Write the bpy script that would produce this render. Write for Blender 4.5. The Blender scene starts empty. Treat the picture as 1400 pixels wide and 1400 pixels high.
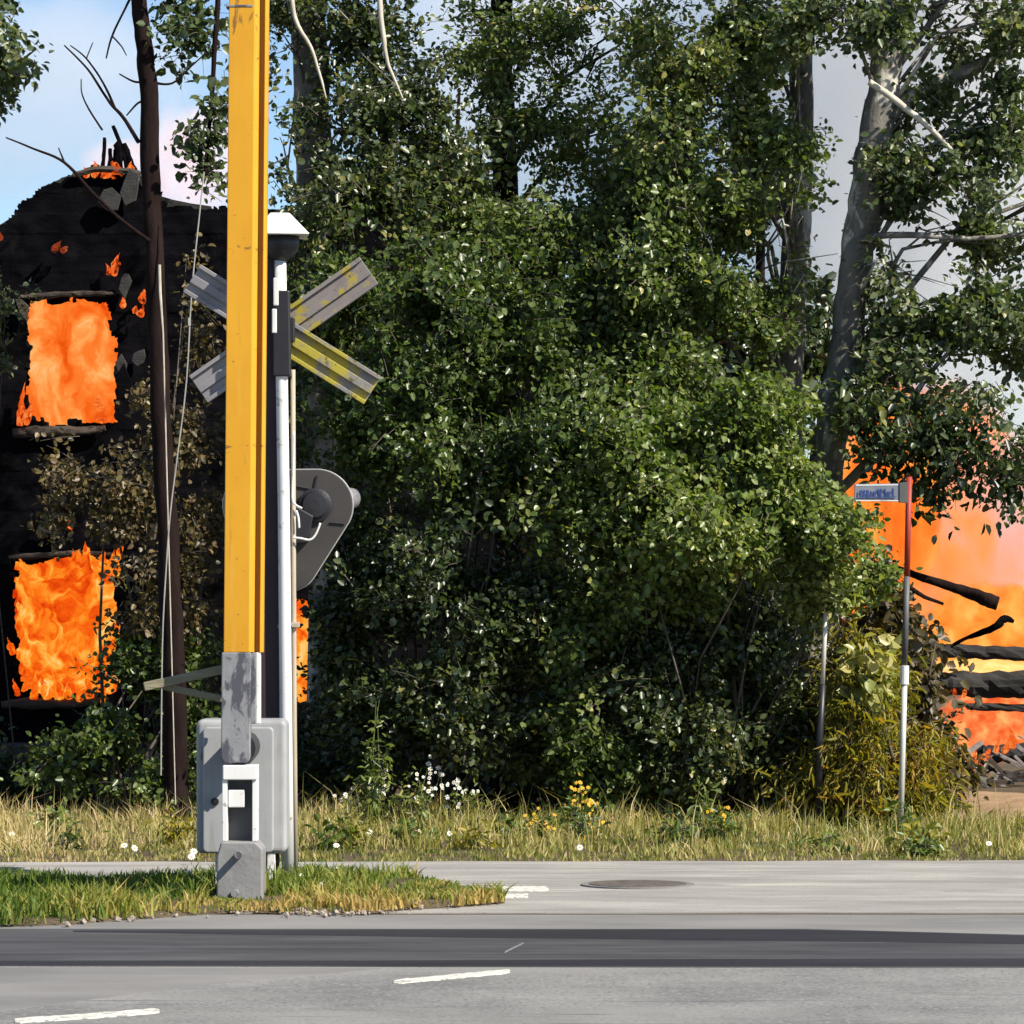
import bpy, bmesh, math, random
import numpy as np
from mathutils import Vector, Matrix, noise as mnoise

SC = bpy.context.scene
COL = SC.collection
F = 5200.0            # focal length in photo pixels (1400 wide)
CAMZ = 1.6            # camera height
HOR = 835.0           # horizon row in the photo
EXPO = 1.0            # view exposure
EF = 2.0 ** EXPO
TO_SUN = Vector((0.66, -0.44, 0.69)).normalized()

def P(px, py, Y):
    return Vector(((px - 700.0) * Y / F, Y, CAMZ + (HOR - py) * Y / F))
def GY(py):
    """distance of the ground seen at photo row py"""
    return F * CAMZ / (py - HOR)
def lin(c):
    return tuple((v / 12.92 if v <= .04045 else ((v + .055) / 1.055) ** 2.4) for v in [x / 255.0 for x in c])
def srgb_e(c, k=1.0):
    """display colour -> emission colour at this exposure"""
    return tuple(v * k / EF for v in lin(c))

# ------------------------------------------------------------------ objects
def tag(o, label=None, cat=None, group=None, kind=None):
    if label: o['label'] = label
    if cat: o['category'] = cat
    if group: o['group'] = group
    if kind: o['kind'] = kind
    return o
def empty(name, loc, label, cat, group=None):
    o = bpy.data.objects.new(name, None)
    o.empty_display_size = 0.1
    o.location = loc
    COL.objects.link(o)
    return tag(o, label, cat, group)

class MB:
    def __init__(self):
        self.v = []; self.f = []; self.m = []; self.attr = None
    def add(self, vs, fs, mi=0):
        b = len(self.v)
        self.v.extend([tuple(x) for x in vs])
        self.f.extend([tuple(i + b for i in f) for f in fs])
        self.m.extend([mi] * len(fs))
    def box(self, c, s, R=None, mi=0):
        c = Vector(c); h = Vector(s) * .5
        vs = []
        for x in (-1, 1):
            for y in (-1, 1):
                for z in (-1, 1):
                    p = Vector((x * h.x, y * h.y, z * h.z))
                    if R is not None: p = R @ p
                    vs.append(c + p)
        self.add(vs, [(0, 1, 3, 2), (4, 6, 7, 5), (0, 4, 5, 1), (2, 3, 7, 6), (0, 2, 6, 4), (1, 5, 7, 3)], mi)
    def bar(self, a, b, w, t, mi=0, up=Vector((0, 1, 0))):
        """plank from a to b, w wide (in the plane across 'up'), t thick along up"""
        a = Vector(a); b = Vector(b)
        d = (b - a); L = d.length; d.normalize()
        u = (up - d * up.dot(d)).normalized()
        s = d.cross(u)
        R = Matrix((d, s, u)).transposed()
        self.box((a + b) / 2, (L, w, t), R, mi)
    def tube(self, pts, radii, n=8, mi=0, jit=0.0, rng=None, cap=True):
        pts = [Vector(p) for p in pts]
        rings = []
        prev = None
        for i, p in enumerate(pts):
            d = (pts[min(i + 1, len(pts) - 1)] - pts[max(i - 1, 0)])
            if d.length < 1e-9: d = Vector((0, 0, 1))
            d.normalize()
            if prev is None:
                ref = Vector((1, 0, 0)) if abs(d.x) < .9 else Vector((0, 1, 0))
                u = (ref - d * ref.dot(d)).normalized()
            else:
                u = (prev - d * prev.dot(d)).normalized()
            prev = u
            w = d.cross(u)
            r = radii[i] if isinstance(radii, (list, tuple)) else radii
            ring = []
            for k in range(n):
                a = 2 * math.pi * k / n
                rr = r * (1 + (rng.uniform(-jit, jit) if jit else 0))
                ring.append(p + (u * math.cos(a) + w * math.sin(a)) * rr)
            rings.append(ring)
        vs = [q for r in rings for q in r]
        fs = []
        for i in range(len(rings) - 1):
            for k in range(n):
                fs.append((i * n + k, i * n + (k + 1) % n, (i + 1) * n + (k + 1) % n, (i + 1) * n + k))
        if cap:
            fs.append(tuple(range(n - 1, -1, -1)))
            fs.append(tuple((len(rings) - 1) * n + k for k in range(n)))
        self.add(vs, fs, mi)
    def prism(self, poly, fn, d0, d1, mi=0):
        """poly of 2-D points, fn(u, v, d) -> point, extruded from d0 to d1"""
        n = len(poly)
        vs = [fn(u, v, d0) for u, v in poly] + [fn(u, v, d1) for u, v in poly]
        fs = [tuple(range(n)), tuple(range(2 * n - 1, n - 1, -1))]
        fs += [(i, i + n, (i + 1) % n + n, (i + 1) % n) for i in range(n)]
        self.add(vs, fs, mi)
    def build(self, name, mats, parent=None, smooth=False, bevel=0.0, seg=2, attr=None, autos=None):
        me = bpy.data.meshes.new(name)
        off = Vector((0, 0, 0))
        p = parent
        while p is not None:
            off += Vector(p.location); p = p.parent
        vs = [(x - off.x, y - off.y, z - off.z) for x, y, z in self.v]
        me.from_pydata(vs, [], self.f)
        mats = mats if isinstance(mats, (list, tuple)) else [mats]
        for m in mats: me.materials.append(m)
        me.polygons.foreach_set('material_index', self.m)
        if attr is not None:
            a = me.attributes.new('rnd', 'FLOAT', 'POINT'); a.data.foreach_set('value', attr)
        bm = bmesh.new(); bm.from_mesh(me)
        bmesh.ops.recalc_face_normals(bm, faces=bm.faces)
        bm.to_mesh(me); bm.free()
        if smooth: me.polygons.foreach_set('use_smooth', [True] * len(me.polygons))
        me.update()
        o = bpy.data.objects.new(name, me)
        COL.objects.link(o)
        if parent is not None: o.parent = parent
        if bevel:
            md = o.modifiers.new('bevel', 'BEVEL'); md.width = bevel; md.segments = seg; md.limit_method = 'ANGLE'
        return o

def spline(pts, sub=6):
    """Catmull-Rom through tuples of any length"""
    pts = [np.array(p, float) for p in pts]
    out = []
    for i in range(len(pts) - 1):
        p0 = pts[max(i - 1, 0)]; p1 = pts[i]; p2 = pts[i + 1]; p3 = pts[min(i + 2, len(pts) - 1)]
        for k in range(sub):
            t = k / sub
            out.append(.5 * ((2 * p1) + (-p0 + p2) * t + (2 * p0 - 5 * p1 + 4 * p2 - p3) * t * t + (-p0 + 3 * p1 - 3 * p2 + p3) * t ** 3))
    out.append(pts[-1])
    return out

def mesh_np(name, V, faces_list, mats, mat_idx_list, attr, parent=None):
    """V (N,3); faces_list: list of (M,k) int arrays"""
    me = bpy.data.meshes.new(name)
    off = Vector((0, 0, 0)); p = parent
    while p is not None:
        off += Vector(p.location); p = p.parent
    V = V - np.array(off)
    nl = sum(f.size for f in faces_list); nf = sum(len(f) for f in faces_list)
    me.vertices.add(len(V)); me.vertices.foreach_set('co', V.astype(np.float32).ravel())
    me.loops.add(nl); me.polygons.add(nf)
    me.loops.foreach_set('vertex_index', np.concatenate([f.ravel() for f in faces_list]).astype(np.int32))
    tot = np.concatenate([np.full(len(f), f.shape[1], np.int32) for f in faces_list])
    st = np.concatenate([[0], np.cumsum(tot)[:-1]]).astype(np.int32)
    me.polygons.foreach_set('loop_start', st)
    for m in mats: me.materials.append(m)
    me.polygons.foreach_set('material_index', np.concatenate([np.full(len(f), k, np.int32) for f, k in zip(faces_list, mat_idx_list)]))
    a = me.attributes.new('rnd', 'FLOAT', 'POINT'); a.data.foreach_set('value', attr.astype(np.float32))
    me.update(calc_edges=True); me.validate()
    o = bpy.data.objects.new(name, me); COL.objects.link(o)
    if parent is not None: o.parent = parent
    return o

# ---------------------------------------------------------------- materials
class NT:
    def __init__(self, name):
        self.m = bpy.data.materials.new(name); self.m.use_nodes = True
        self.t = self.m.node_tree; self.t.nodes.clear()
        self.out = self.t.nodes.new('ShaderNodeOutputMaterial')
    def n(self, typ, **kw):
        nd = self.t.nodes.new(typ)
        for k, v in kw.items():
            if k.startswith('i_'):
                nd.inputs[k[2:].replace('_', ' ')].default_value = v
            else: setattr(nd, k, v)
        return nd
    def l(self, a, b): self.t.links.new(a, b)
    def ramp(self, fac, stops, interp='LINEAR'):
        r = self.n('ShaderNodeValToRGB'); r.color_ramp.interpolation = interp
        el = r.color_ramp.elements
        while len(el) < len(stops): el.new(.5)
        for e, (p, c) in zip(el, stops):
            e.position = p; e.color = (c[0], c[1], c[2], 1) if not isinstance(c, (int, float)) else (c, c, c, 1)
        self.l(fac, r.inputs[0]); return r
    def math(self, op, a, b=None, clamp=False):
        nd = self.n('ShaderNodeMath', operation=op, use_clamp=clamp)
        for i, x in enumerate((a, b)):
            if x is None: continue
            if isinstance(x, (int, float)): nd.inputs[i].default_value = x
            else: self.l(x, nd.inputs[i])
        return nd.outputs[0]
    def noise(self, scale, detail=5, rough=.6, vec=None, dist=0.0):
        nd = self.n('ShaderNodeTexNoise'); nd.inputs['Scale'].default_value = scale
        nd.inputs['Detail'].default_value = detail; nd.inputs['Roughness'].default_value = rough
        nd.inputs['Distortion'].default_value = dist
        if vec is not None: self.l(vec, nd.inputs['Vector'])
        return nd
    def coord(self, scale=(1, 1, 1), which='Object'):
        tc = self.n('ShaderNodeTexCoord'); mp = self.n('ShaderNodeMapping'); mp.inputs['Scale'].default_value = scale
        self.l(tc.outputs[which], mp.inputs['Vector']); return mp.outputs[0]

def pbr(name, stops, scale=5, stretch=(1, 1, 1), rough=.6, metal=0, bump=0.0, bscale=None, spec=.5, detail=6, dist=0.0, second=None, bdist=.02, bands=()):
    """procedural surface: noise through a colour ramp, optional second noise layer (scale, lo, hi, colour)"""
    N = NT(name); v = N.coord(stretch)
    b = N.n('ShaderNodeBsdfPrincipled'); b.inputs['Roughness'].default_value = rough
    b.inputs['Metallic'].default_value = metal; b.inputs['Specular IOR Level'].default_value = spec
    nz = N.noise(scale, detail, .6, v, dist)
    col = N.ramp(nz.outputs[0], stops).outputs[0]
    if second:
        for (sc2, lo, hi, c2, st2) in second:
            v2 = N.coord(st2); n2 = N.noise(sc2, 6, .65, v2, .3)
            fac = N.ramp(n2.outputs[0], [(lo, 0.0), (hi, 1.0)]).outputs[0]
            mx = N.n('ShaderNodeMix', data_type='RGBA'); N.l(fac, mx.inputs['Factor']); N.l(col, mx.inputs['A']); mx.inputs['B'].default_value = (*c2, 1)
            col = mx.outputs['Result']
    for (zc_, hw_, th_) in bands:      # scuffed rings at given heights (scratches where something rubbed the boom)
        v3 = N.coord((9, 9, 26 if hw_ < .2 else 3)); n3 = N.noise(1.6, 5, .65, v3, .6)
        tc = N.n('ShaderNodeTexCoord'); sp_ = N.n('ShaderNodeSeparateXYZ'); N.l(tc.outputs['Object'], sp_.inputs[0])
        near = N.math('SUBTRACT', 1.0, N.math('DIVIDE', N.math('ABSOLUTE', N.math('SUBTRACT', sp_.outputs['Z'], zc_)), hw_), clamp=True)
        f_ = N.ramp(N.math('ADD', n3.outputs[0], N.math('MULTIPLY', N.math('SUBTRACT', near, 1.0), .35)), [(th_, 0.0), (th_ + .06, .85)]).outputs[0]
        mx = N.n('ShaderNodeMix', data_type='RGBA'); N.l(f_, mx.inputs['Factor']); N.l(col, mx.inputs['A']); mx.inputs['B'].default_value = (.16, .075, .02, 1); col = mx.outputs['Result']
    N.l(col, b.inputs['Base Color'])
    if bump:
        nb = N.noise(bscale or scale * 4, 6, .65, v)
        bp = N.n('ShaderNodeBump'); bp.inputs['Strength'].default_value = bump; bp.inputs['Distance'].default_value = bdist
        N.l(nb.outputs[0], bp.inputs['Height']); N.l(bp.outputs[0], b.inputs['Normal'])
    N.l(b.outputs[0], N.out.inputs[0])
    return N.m

def leaf_mat(name, stops, rough=.42, spec=.5, transl=.25):
    N = NT(name)
    a = N.n('ShaderNodeAttribute', attribute_name='rnd')
    col = N.ramp(a.outputs['Fac'], stops).outputs[0]
    b = N.n('ShaderNodeBsdfPrincipled'); b.inputs['Roughness'].default_value = rough; b.inputs['Specular IOR Level'].default_value = spec
    N.l(col, b.inputs['Base Color'])
    t = N.n('ShaderNodeBsdfTranslucent')
    br = N.n('ShaderNodeMix', data_type='RGBA', blend_type='MULTIPLY'); br.inputs['Factor'].default_value = 1
    N.l(col, br.inputs['A']); br.inputs['B'].default_value = (1.5, 1.6, .6, 1)
    N.l(br.outputs['Result'], t.inputs['Color'])
    mx = N.n('ShaderNodeMixShader'); mx.inputs[0].default_value = transl
    N.l(b.outputs[0], mx.inputs[1]); N.l(t.outputs[0], mx.inputs[2]); N.l(mx.outputs[0], N.out.inputs[0])
    return N.m

def flame_mat(name, stops, scale=3.0, stretch=(1, 1, .6), holes=None, dist=1.2, k=1.0, detail=6):
    """burning gas: emission through a warped noise, with see-through holes between the tongues"""
    N = NT(name); v = N.coord(stretch)
    w = N.noise(scale * .6, 3, .5, v)
    ad = N.n('ShaderNodeVectorMath', operation='MULTIPLY_ADD'); N.l(w.outputs[1], ad.inputs[0]); ad.inputs[1].default_value = (.5, .5, .5); N.l(v, ad.inputs[2])
    nz = N.noise(scale, detail, .58, ad.outputs[0], dist)
    col = N.ramp(nz.outputs[0], [(p, srgb_e(c, k)) for p, c in stops]).outputs[0]
    e = N.n('ShaderNodeEmission'); N.l(col, e.inputs['Color']); e.inputs['Strength'].default_value = 1.0
    if holes:
        n2 = N.noise(holes[0], 5, .6, ad.outputs[0], dist)
        fac = N.ramp(n2.outputs[0], [(holes[1], 0.0), (holes[2], 1.0)]).outputs[0]
        tr = N.n('ShaderNodeBsdfTransparent')
        mx = N.n('ShaderNodeMixShader'); N.l(fac, mx.inputs[0]); N.l(tr.outputs[0], mx.inputs[1]); N.l(e.outputs[0], mx.inputs[2])
        N.l(mx.outputs[0], N.out.inputs[0])
    else: N.l(e.outputs[0], N.out.inputs[0])
    return N.m

M = {}
M['soil'] = pbr('soil', [(.3, (.06, .045, .03)), (.7, (.13, .10, .065))], 3, bump=.6, bscale=14, rough=.95, spec=.1)
M['asphalt'] = pbr('asphalt', [(.36, (.145, .144, .139)), (.64, (.24, .235, .224))], 1.1, (1, 1, 1), rough=.85, spec=.25, bump=.35, bscale=60, bdist=.006,
                   second=[(7, .5, .75, (.2, .2, .195), (.35, 1, 1)), (45, .55, .62, (.085, .083, .080), (1, 1, 1)), (34, .57, .63, (.27, .262, .245), (1, 1, 1)), (.9, .50, .66, (.225, .22, .205), (.25, .8, 1)), (14, .58, .72, (.23, .228, .22), (.6, 1, 1)), (6, .60, .70, (.10, .10, .103), (.15, 2.2, 1))])
M['asphalt_pale'] = pbr('asphalt_pale', [(.36, (.215, .205, .19)), (.64, (.355, .338, .31))], 1.6, (.4, 1.6, 1), rough=.9, spec=.2, bump=.35, bscale=50, bdist=.006,
                        second=[(5, .5, .72, (.24, .235, .225), (.3, 1, 1)), (60, .56, .7, (.15, .145, .14), (1, 1, 1)), (2.2, .6, .68, (.19, .18, .17), (.25, 2, 1)), (1.4, .6, .7, (.40, .375, .33), (.3, 1.4, 1))])
M['asphalt_mid'] = pbr('asphalt_mid', [(.36, (.15, .148, .145)), (.64, (.225, .218, .208))], 1.5, (.4, 1, 1), rough=.9, spec=.2, bump=.35, bscale=60, bdist=.006,
                        second=[(70, .58, .75, (.12, .12, .12), (1, 1, 1))])
M['asphalt_new'] = pbr('asphalt_new', [(.36, (.036, .035, .038)), (.64, (.068, .066, .068))], 2.0, (.25, 1, 1), rough=.75, spec=.3, bump=.3, bscale=70, bdist=.006,
                       second=[(4, .5, .7, (.085, .085, .09), (.2, 1.6, 1))])
M['rail'] = pbr('rail_steel', [(.3, (.008, .007, .009)), (.7, (.020, .018, .021))], 4, (.2, 1, 1), rough=.7, metal=.1)
M['paint'] = pbr('road_paint', [(.3, (.50, .48, .42)), (.7, (.66, .64, .57))], 9, rough=.8, spec=.3, second=[(30, .54, .62, (.22, .215, .2), (1, 1, 1)), (7, .60, .68, (.25, .245, .235), (1, 1, 1))])
M['castiron'] = pbr('cast_iron', [(.3, (.055, .045, .035)), (.7, (.15, .13, .11))], 12, rough=.7, bump=.5)
M['gravel'] = pbr('gravel', [(.3, (.22, .19, .16)), (.7, (.42, .36, .30))], 30, rough=.95, bump=.8, bscale=40, spec=.1)
M['yellow'] = pbr('yellow_paint', [(.35, (.50, .235, .008)), (.65, (.58, .29, .013))], 2.2, (1, 1, .5), rough=.45, spec=.4,
                  second=[(6, .66, .74, (.3, .16, .03), (3, 3, .6)), (14, .66, .70, (.13, .065, .02), (1.2, 1.2, 3)), (3.2, .60, .74, (.36, .16, .01), (4, 4, .35)), (5, .55, .75, (.55, .31, .05), (3, 3, .25))],
                  bands=[(3.58, .08, .52), (2.50, .05, .50), (4.85, .42, .50)])
M['groove'] = pbr('yellow_groove_shade', [(.3, (.33, .15, .012)), (.7, (.42, .2, .02))], 3, (1, 1, .4), rough=.7)  # shade in the recess painted as a browner yellow
M['zinc_worn'] = pbr('worn_grey_steel', [(.35, (.17, .18, .195)), (.65, (.26, .26, .265))], 5, rough=.55, metal=.15,
                     second=[(5, .50, .54, (.07, .07, .085), (1.3, 1.3, .6)), (25, .62, .68, (.1, .1, .1), (1, 1, 1))])
M['housing'] = pbr('grey_enamel', [(.3, (.25, .26, .275)), (.7, (.32, .325, .33))], 3, rough=.5, spec=.35, second=[(5, .55, .75, (.20, .195, .18), (1.6, 1.6, .2)), (22, .66, .72, (.14, .11, .08), (1, 1, .5))])
M['white_metal'] = pbr('white_metal', [(.3, (.56, .56, .55)), (.7, (.70, .70, .68))], 4, (1, 1, .3), rough=.5, second=[(14, .60, .68, (.30, .28, .25), (1, 1, 1)), (4, .55, .75, (.45, .43, .39), (2, 2, .25))])
M['concrete'] = pbr('base_casting', [(.3, (.16, .16, .165)), (.7, (.23, .23, .228))], 6, rough=.75, bump=.25, second=[(9, .58, .7, (.2, .19, .18), (1, 1, 1))])
M['darksteel'] = pbr('dark_steel', [(.3, (.012, .012, .016)), (.7, (.024, .023, .028))], 6, rough=.45, metal=.2)
M['maststeel'] = pbr('brown_mast_paint', [(.3, (.020, .008, .011)), (.7, (.034, .014, .018))], 4, (1, 1, .3), rough=.6)
M['conduit'] = pbr('conduit', [(.3, (.30, .25, .18)), (.7, (.42, .36, .28))], 6, (1, 1, .3), rough=.6)
M['signgrey'] = pbr('sign_back_grey', [(.3, (.19, .18, .19)), (.7, (.28, .27, .285))], 4, rough=.5, metal=.3, second=[(12, .6, .7, (.11, .10, .105), (1, 1, 1))])
M['signlichen'] = pbr('sign_back_lichen', [(.3, (.15, .14, .14)), (.7, (.22, .21, .205))], 4, rough=.6, metal=.1,
                      second=[(7, .43, .52, (.33, .28, .03), (1, 1, 1)), (25, .58, .65, (.09, .075, .03), (1, 1, 1))])
M['signlight'] = pbr('sign_back_thin_lichen', [(.3, (.15, .13, .13)), (.7, (.21, .19, .185))], 4, rough=.6, metal=.1, second=[(6, .52, .58, (.28, .23, .03), (1, 1, 1)), (25, .6, .67, (.09, .075, .05), (1, 1, 1))])
M['boardback'] = pbr('signal_back', [(.3, (.028, .025, .024)), (.7, (.044, .040, .037))], 3, rough=.6, metal=.0, second=[(8, .6, .75, (.05, .045, .045), (1, 1, 1))])
M['boardrim'] = pbr('signal_rim', [(.3, (.35, .35, .35)), (.7, (.5, .5, .49))], 6, rough=.35, metal=.4)
M['oldwood'] = pbr('mossy_wood', [(.3, (.17, .155, .10)), (.7, (.30, .27, .18))], 6, (.3, 3, 3), rough=.9, bump=.5, second=[(6, .5, .65, (.12, .14, .05), (1, 1, 1))])
M['signface'] = pbr('sign_face', [(.3, (.13, .145, .18)), (.7, (.2, .215, .25))], 5, rough=.5)
M['signblue'] = pbr('sign_blue', [(.3, (.02, .045, .17)), (.7, (.03, .06, .22))], 5, rough=.5)
M['signdark'] = pbr('sign_bracket', [(.3, (.06, .06, .06)), (.7, (.09, .09, .09))], 5, rough=.6)
M['pole_fireglow'] = pbr('pole_fire_glow_red', [(.3, (.22, .022, .012)), (.7, (.32, .035, .018))], 5, (1, 1, .3), rough=.6)  # red stands for fire glow, painted on the upper tube of the sign pole
M['polezinc'] = pbr('galvanised_pole', [(.3, (.42, .41, .36)), (.7, (.6, .58, .52))], 8, (1, 1, .3), rough=.5, metal=.2)
M['char'] = pbr('charred_wood', [(.3, (.0022, .0022, .003)), (.7, (.007, .0065, .008))], 4, (.8, 1, 1.7), rough=1.0, bump=.6, bscale=9, spec=.0, second=[(2.5, .58, .72, (.012, .012, .010), (1, 1, 1))])
M['logchar'] = pbr('smoked_log', [(.3, (.018, .017, .017)), (.7, (.05, .047, .044))], 4, (.4, 1, 2), rough=.95, bump=.8, bscale=8, spec=.1)
M['driftgrey'] = pbr('ash_covered_board', [(.3, (.12, .105, .10)), (.7, (.30, .265, .25))], 6, (1, 1, 2), rough=.95, bump=.5)
M['charbrown'] = pbr('scorched_wood', [(.3, (.03, .022, .016)), (.7, (.07, .05, .036))], 5, (.6, 1, 4), rough=.85, bump=.6)
M['ashgrey'] = pbr('ash_grey_board', [(.3, (.014, .014, .014)), (.7, (.040, .039, .037))], 6, (1, 1, 2), rough=.9, bump=.5)
M['stone'] = pbr('sooty_stone', [(.3, (.028, .023, .021)), (.7, (.05, .042, .038))], 3, rough=.9, bump=.6, bscale=6)
M['roofing'] = pbr('burnt_roofing', [(.3, (.006, .0065, .005)), (.7, (.018, .019, .014))], 5, (1, 1, 2), rough=.85, bump=.7, bscale=12, second=[(2, .55, .7, (.028, .027, .022), (1, 1, 1))])
M['ivory'] = pbr('pale_plank', [(.3, (.55, .5, .42)), (.7, (.7, .65, .56))], 6, (.3, 3, 3), rough=.7)
M['bark_dark'] = pbr('dark_bark', [(.3, (.008, .0045, .0045)), (.7, (.021, .013, .012))], 7, (1, 1, .25), rough=.95, bump=.9, bscale=16, spec=.08)
M['bark_grey'] = pbr('grey_bark', [(.3, (.08, .074, .064)), (.7, (.21, .198, .175))], 4, (1, 1, .5), rough=.95, bump=.9, bscale=12, spec=.1, second=[(9, .60, .66, (.035, .03, .026), (1, 1, 2.5)), (3, .53, .60, (.48, .46, .41), (1, 1, .6))])  # pale patches are sun dapples painted into the bark
M['twig'] = pbr('twig_bark', [(.3, (.05, .04, .03)), (.7, (.12, .10, .075))], 9, rough=.9)
M['twig_pale'] = pbr('pale_dead_wood', [(.3, (.34, .31, .25)), (.7, (.5, .47, .4))], 9, rough=.85)
M['wire'] = pbr('wire', [(.3, (.30, .29, .27)), (.7, (.4, .39, .36))], 9, rough=.5, metal=.3)
M['petal'] = pbr('white_petal', [(.3, (.72, .72, .66)), (.7, (.82, .82, .78))], 9, rough=.7)
M['goldflower'] = pbr('gold_petal', [(.3, (.65, .34, .015)), (.7, (.75, .5, .04))], 60, rough=.7)
M['flowerheart'] = pbr('flower_heart', [(.3, (.55, .34, .03)), (.7, (.6, .4, .05))], 9, rough=.7)
M['sand'] = pbr('sandy_soil', [(.3, (.24, .15, .085)), (.7, (.38, .26, .16))], 6, rough=.95, bump=.6, bscale=20, spec=.1)

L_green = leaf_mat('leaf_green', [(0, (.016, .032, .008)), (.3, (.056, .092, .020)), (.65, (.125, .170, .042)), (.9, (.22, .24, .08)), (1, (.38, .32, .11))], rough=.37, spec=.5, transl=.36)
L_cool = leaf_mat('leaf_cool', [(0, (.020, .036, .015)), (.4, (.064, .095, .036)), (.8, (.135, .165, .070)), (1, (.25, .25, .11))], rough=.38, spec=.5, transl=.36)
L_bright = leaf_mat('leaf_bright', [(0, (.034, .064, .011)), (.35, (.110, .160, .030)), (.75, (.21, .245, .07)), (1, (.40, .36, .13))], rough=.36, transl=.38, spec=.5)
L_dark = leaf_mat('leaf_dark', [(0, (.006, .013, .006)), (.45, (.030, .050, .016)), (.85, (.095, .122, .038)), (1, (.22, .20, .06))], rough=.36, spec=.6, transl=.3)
L_dry = leaf_mat('leaf_dry', [(0, (.03, .024, .010)), (.35, (.075, .06, .024)), (.7, (.17, .115, .05)), (1, (.12, .14, .035))], rough=.45, transl=.3)
L_fern = leaf_mat('leaf_fern', [(0, (.06, .07, .008)), (.4, (.17, .165, .016)), (.75, (.30, .24, .026)), (1, (.38, .20, .03))], rough=.5, transl=.35)
G_verge = leaf_mat('grass_dry', [(0, (.06, .10, .016)), (.3, (.17, .19, .035)), (.55, (.33, .28, .09)), (.8, (.50, .41, .21)), (1, (.52, .37, .22))], rough=.55, spec=.3, transl=.32)
G_green = leaf_mat('grass_green', [(0, (.04, .08, .012)), (.4, (.10, .16, .022)), (.72, (.25, .24, .05)), (1, (.40, .28, .1))], rough=.55, spec=.25, transl=.3)

FIRE_HOT = [(.30, (205, 48, 6)), (.42, (245, 88, 14)), (.52, (255, 132, 28)), (.62, (255, 180, 70)), (.74, (255, 226, 150))]
FIRE_UP = [(.30, (226, 72, 10)), (.41, (250, 104, 26)), (.51, (255, 134, 52)), (.60, (255, 172, 92)), (.72, (255, 224, 170))]
M['fire_low'] = flame_mat('flame_low', FIRE_HOT, 4.6, (1, 1, .85), dist=.8)
M['fire_up'] = flame_mat('flame_up', FIRE_UP, 3.0, (1, 1, .8), dist=.5)
M['fire_tongue'] = flame_mat('flame_tongue', FIRE_HOT, 5.5, (1, 1, .55), holes=(7.0, .40, .50), dist=1.4)
M['fire_red'] = flame_mat('flame_red', [(.3, (170, 28, 4)), (.5, (240, 90, 22)), (.66, (255, 170, 90)), (.78, (255, 235, 190))], 6, (1, 1, .6), holes=(6, .42, .52), dist=1.4)

M['ember'] = flame_mat('ember', [(.3, (90, 26, 12)), (.5, (150, 62, 34)), (.7, (200, 120, 70))], 9, (1, 1, 1), holes=(7, .42, .5), dist=.6)
def volume_mat(name, smoke_col, dens, e_stops=None, e_strength=0.0, scale=2.0, stretch=(1, 1, 1), lo=.42, hi=.62, edge=1.6, aniso=.2, absorb=None, zgrad=None):
    """gas filling a unit ball (object space), thinning out towards the rim, torn by noise"""
    N = NT(name); tc = N.n('ShaderNodeTexCoord')
    ln = N.n('ShaderNodeVectorMath', operation='LENGTH'); N.l(tc.outputs['Object'], ln.inputs[0])
    fall = N.math('SUBTRACT', 1.0, ln.outputs['Value'], clamp=True)
    fall = N.math('MULTIPLY', fall, edge, clamp=True)
    v = N.coord(stretch)
    nz = N.noise(scale, 5, .55, v, .6)
    s = N.math('ADD', nz.outputs[0], N.math('MULTIPLY', N.math('SUBTRACT', fall, .6), .55))
    mask = N.ramp(s, [(lo, 0.0), (hi, 1.0)], 'EASE').outputs[0]
    mask = N.math('MULTIPLY', mask, N.math('MINIMUM', N.math('MULTIPLY', fall, 2.0), 1.0))
    d = N.math('MULTIPLY', mask, dens)
    shaders = []
    sc = N.n('ShaderNodeVolumeScatter'); sc.inputs['Color'].default_value = (*smoke_col, 1); sc.inputs['Anisotropy'].default_value = aniso
    N.l(d, sc.inputs['Density']); shaders.append(sc.outputs[0])
    if absorb:
        ab = N.n('ShaderNodeVolumeAbsorption'); ab.inputs['Color'].default_value = (0, 0, 0, 1); N.l(N.math('MULTIPLY', mask, absorb), ab.inputs['Density']); shaders.append(ab.outputs[0])
    if e_stops:
        n3 = N.noise(scale * 1.5, 7, .66, v, .7)
        fac = N.math('ADD', N.math('MULTIPLY', N.math('SUBTRACT', n3.outputs[0], .5), 1.7), .5)
        if zgrad:
            sp = N.n('ShaderNodeSeparateXYZ'); N.l(tc.outputs['Object'], sp.inputs[0])
            fac = N.math('ADD', fac, N.math('ADD', N.math('MULTIPLY', sp.outputs['Z'], zgrad[0]), N.math('MULTIPLY', sp.outputs['X'], zgrad[1])))
        col = N.ramp(fac, [(p, lin(c)) for p, c in e_stops]).outputs[0]
        em = N.n('ShaderNodeEmission'); N.l(col, em.inputs['Color']); N.l(N.math('MULTIPLY', mask, e_strength / EF), em.inputs['Strength']); shaders.append(em.outputs[0])
    cur = shaders[0]
    for s2 in shaders[1:]:
        a = N.n('ShaderNodeAddShader'); N.l(cur, a.inputs[0]); N.l(s2, a.inputs[1]); cur = a.outputs[0]
    N.l(cur, N.out.inputs['Volume'])
    return N.m

def gas_ball(name, px, py, Y, rx, ry, rz, mat, rate=.35):
    me = bpy.data.meshes.new(name)
    bm = bmesh.new(); bmesh.ops.create_icosphere(bm, subdivisions=3, radius=1.0); bm.to_mesh(me); bm.free()
    me.materials.append(mat)
    o = bpy.data.objects.new(name, me); COL.objects.link(o)
    o.location = P(px, py, Y); o.scale = (rx, ry, rz)
    try: mat.cycles.volume_step_rate = rate
    except Exception: pass
    return o

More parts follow.
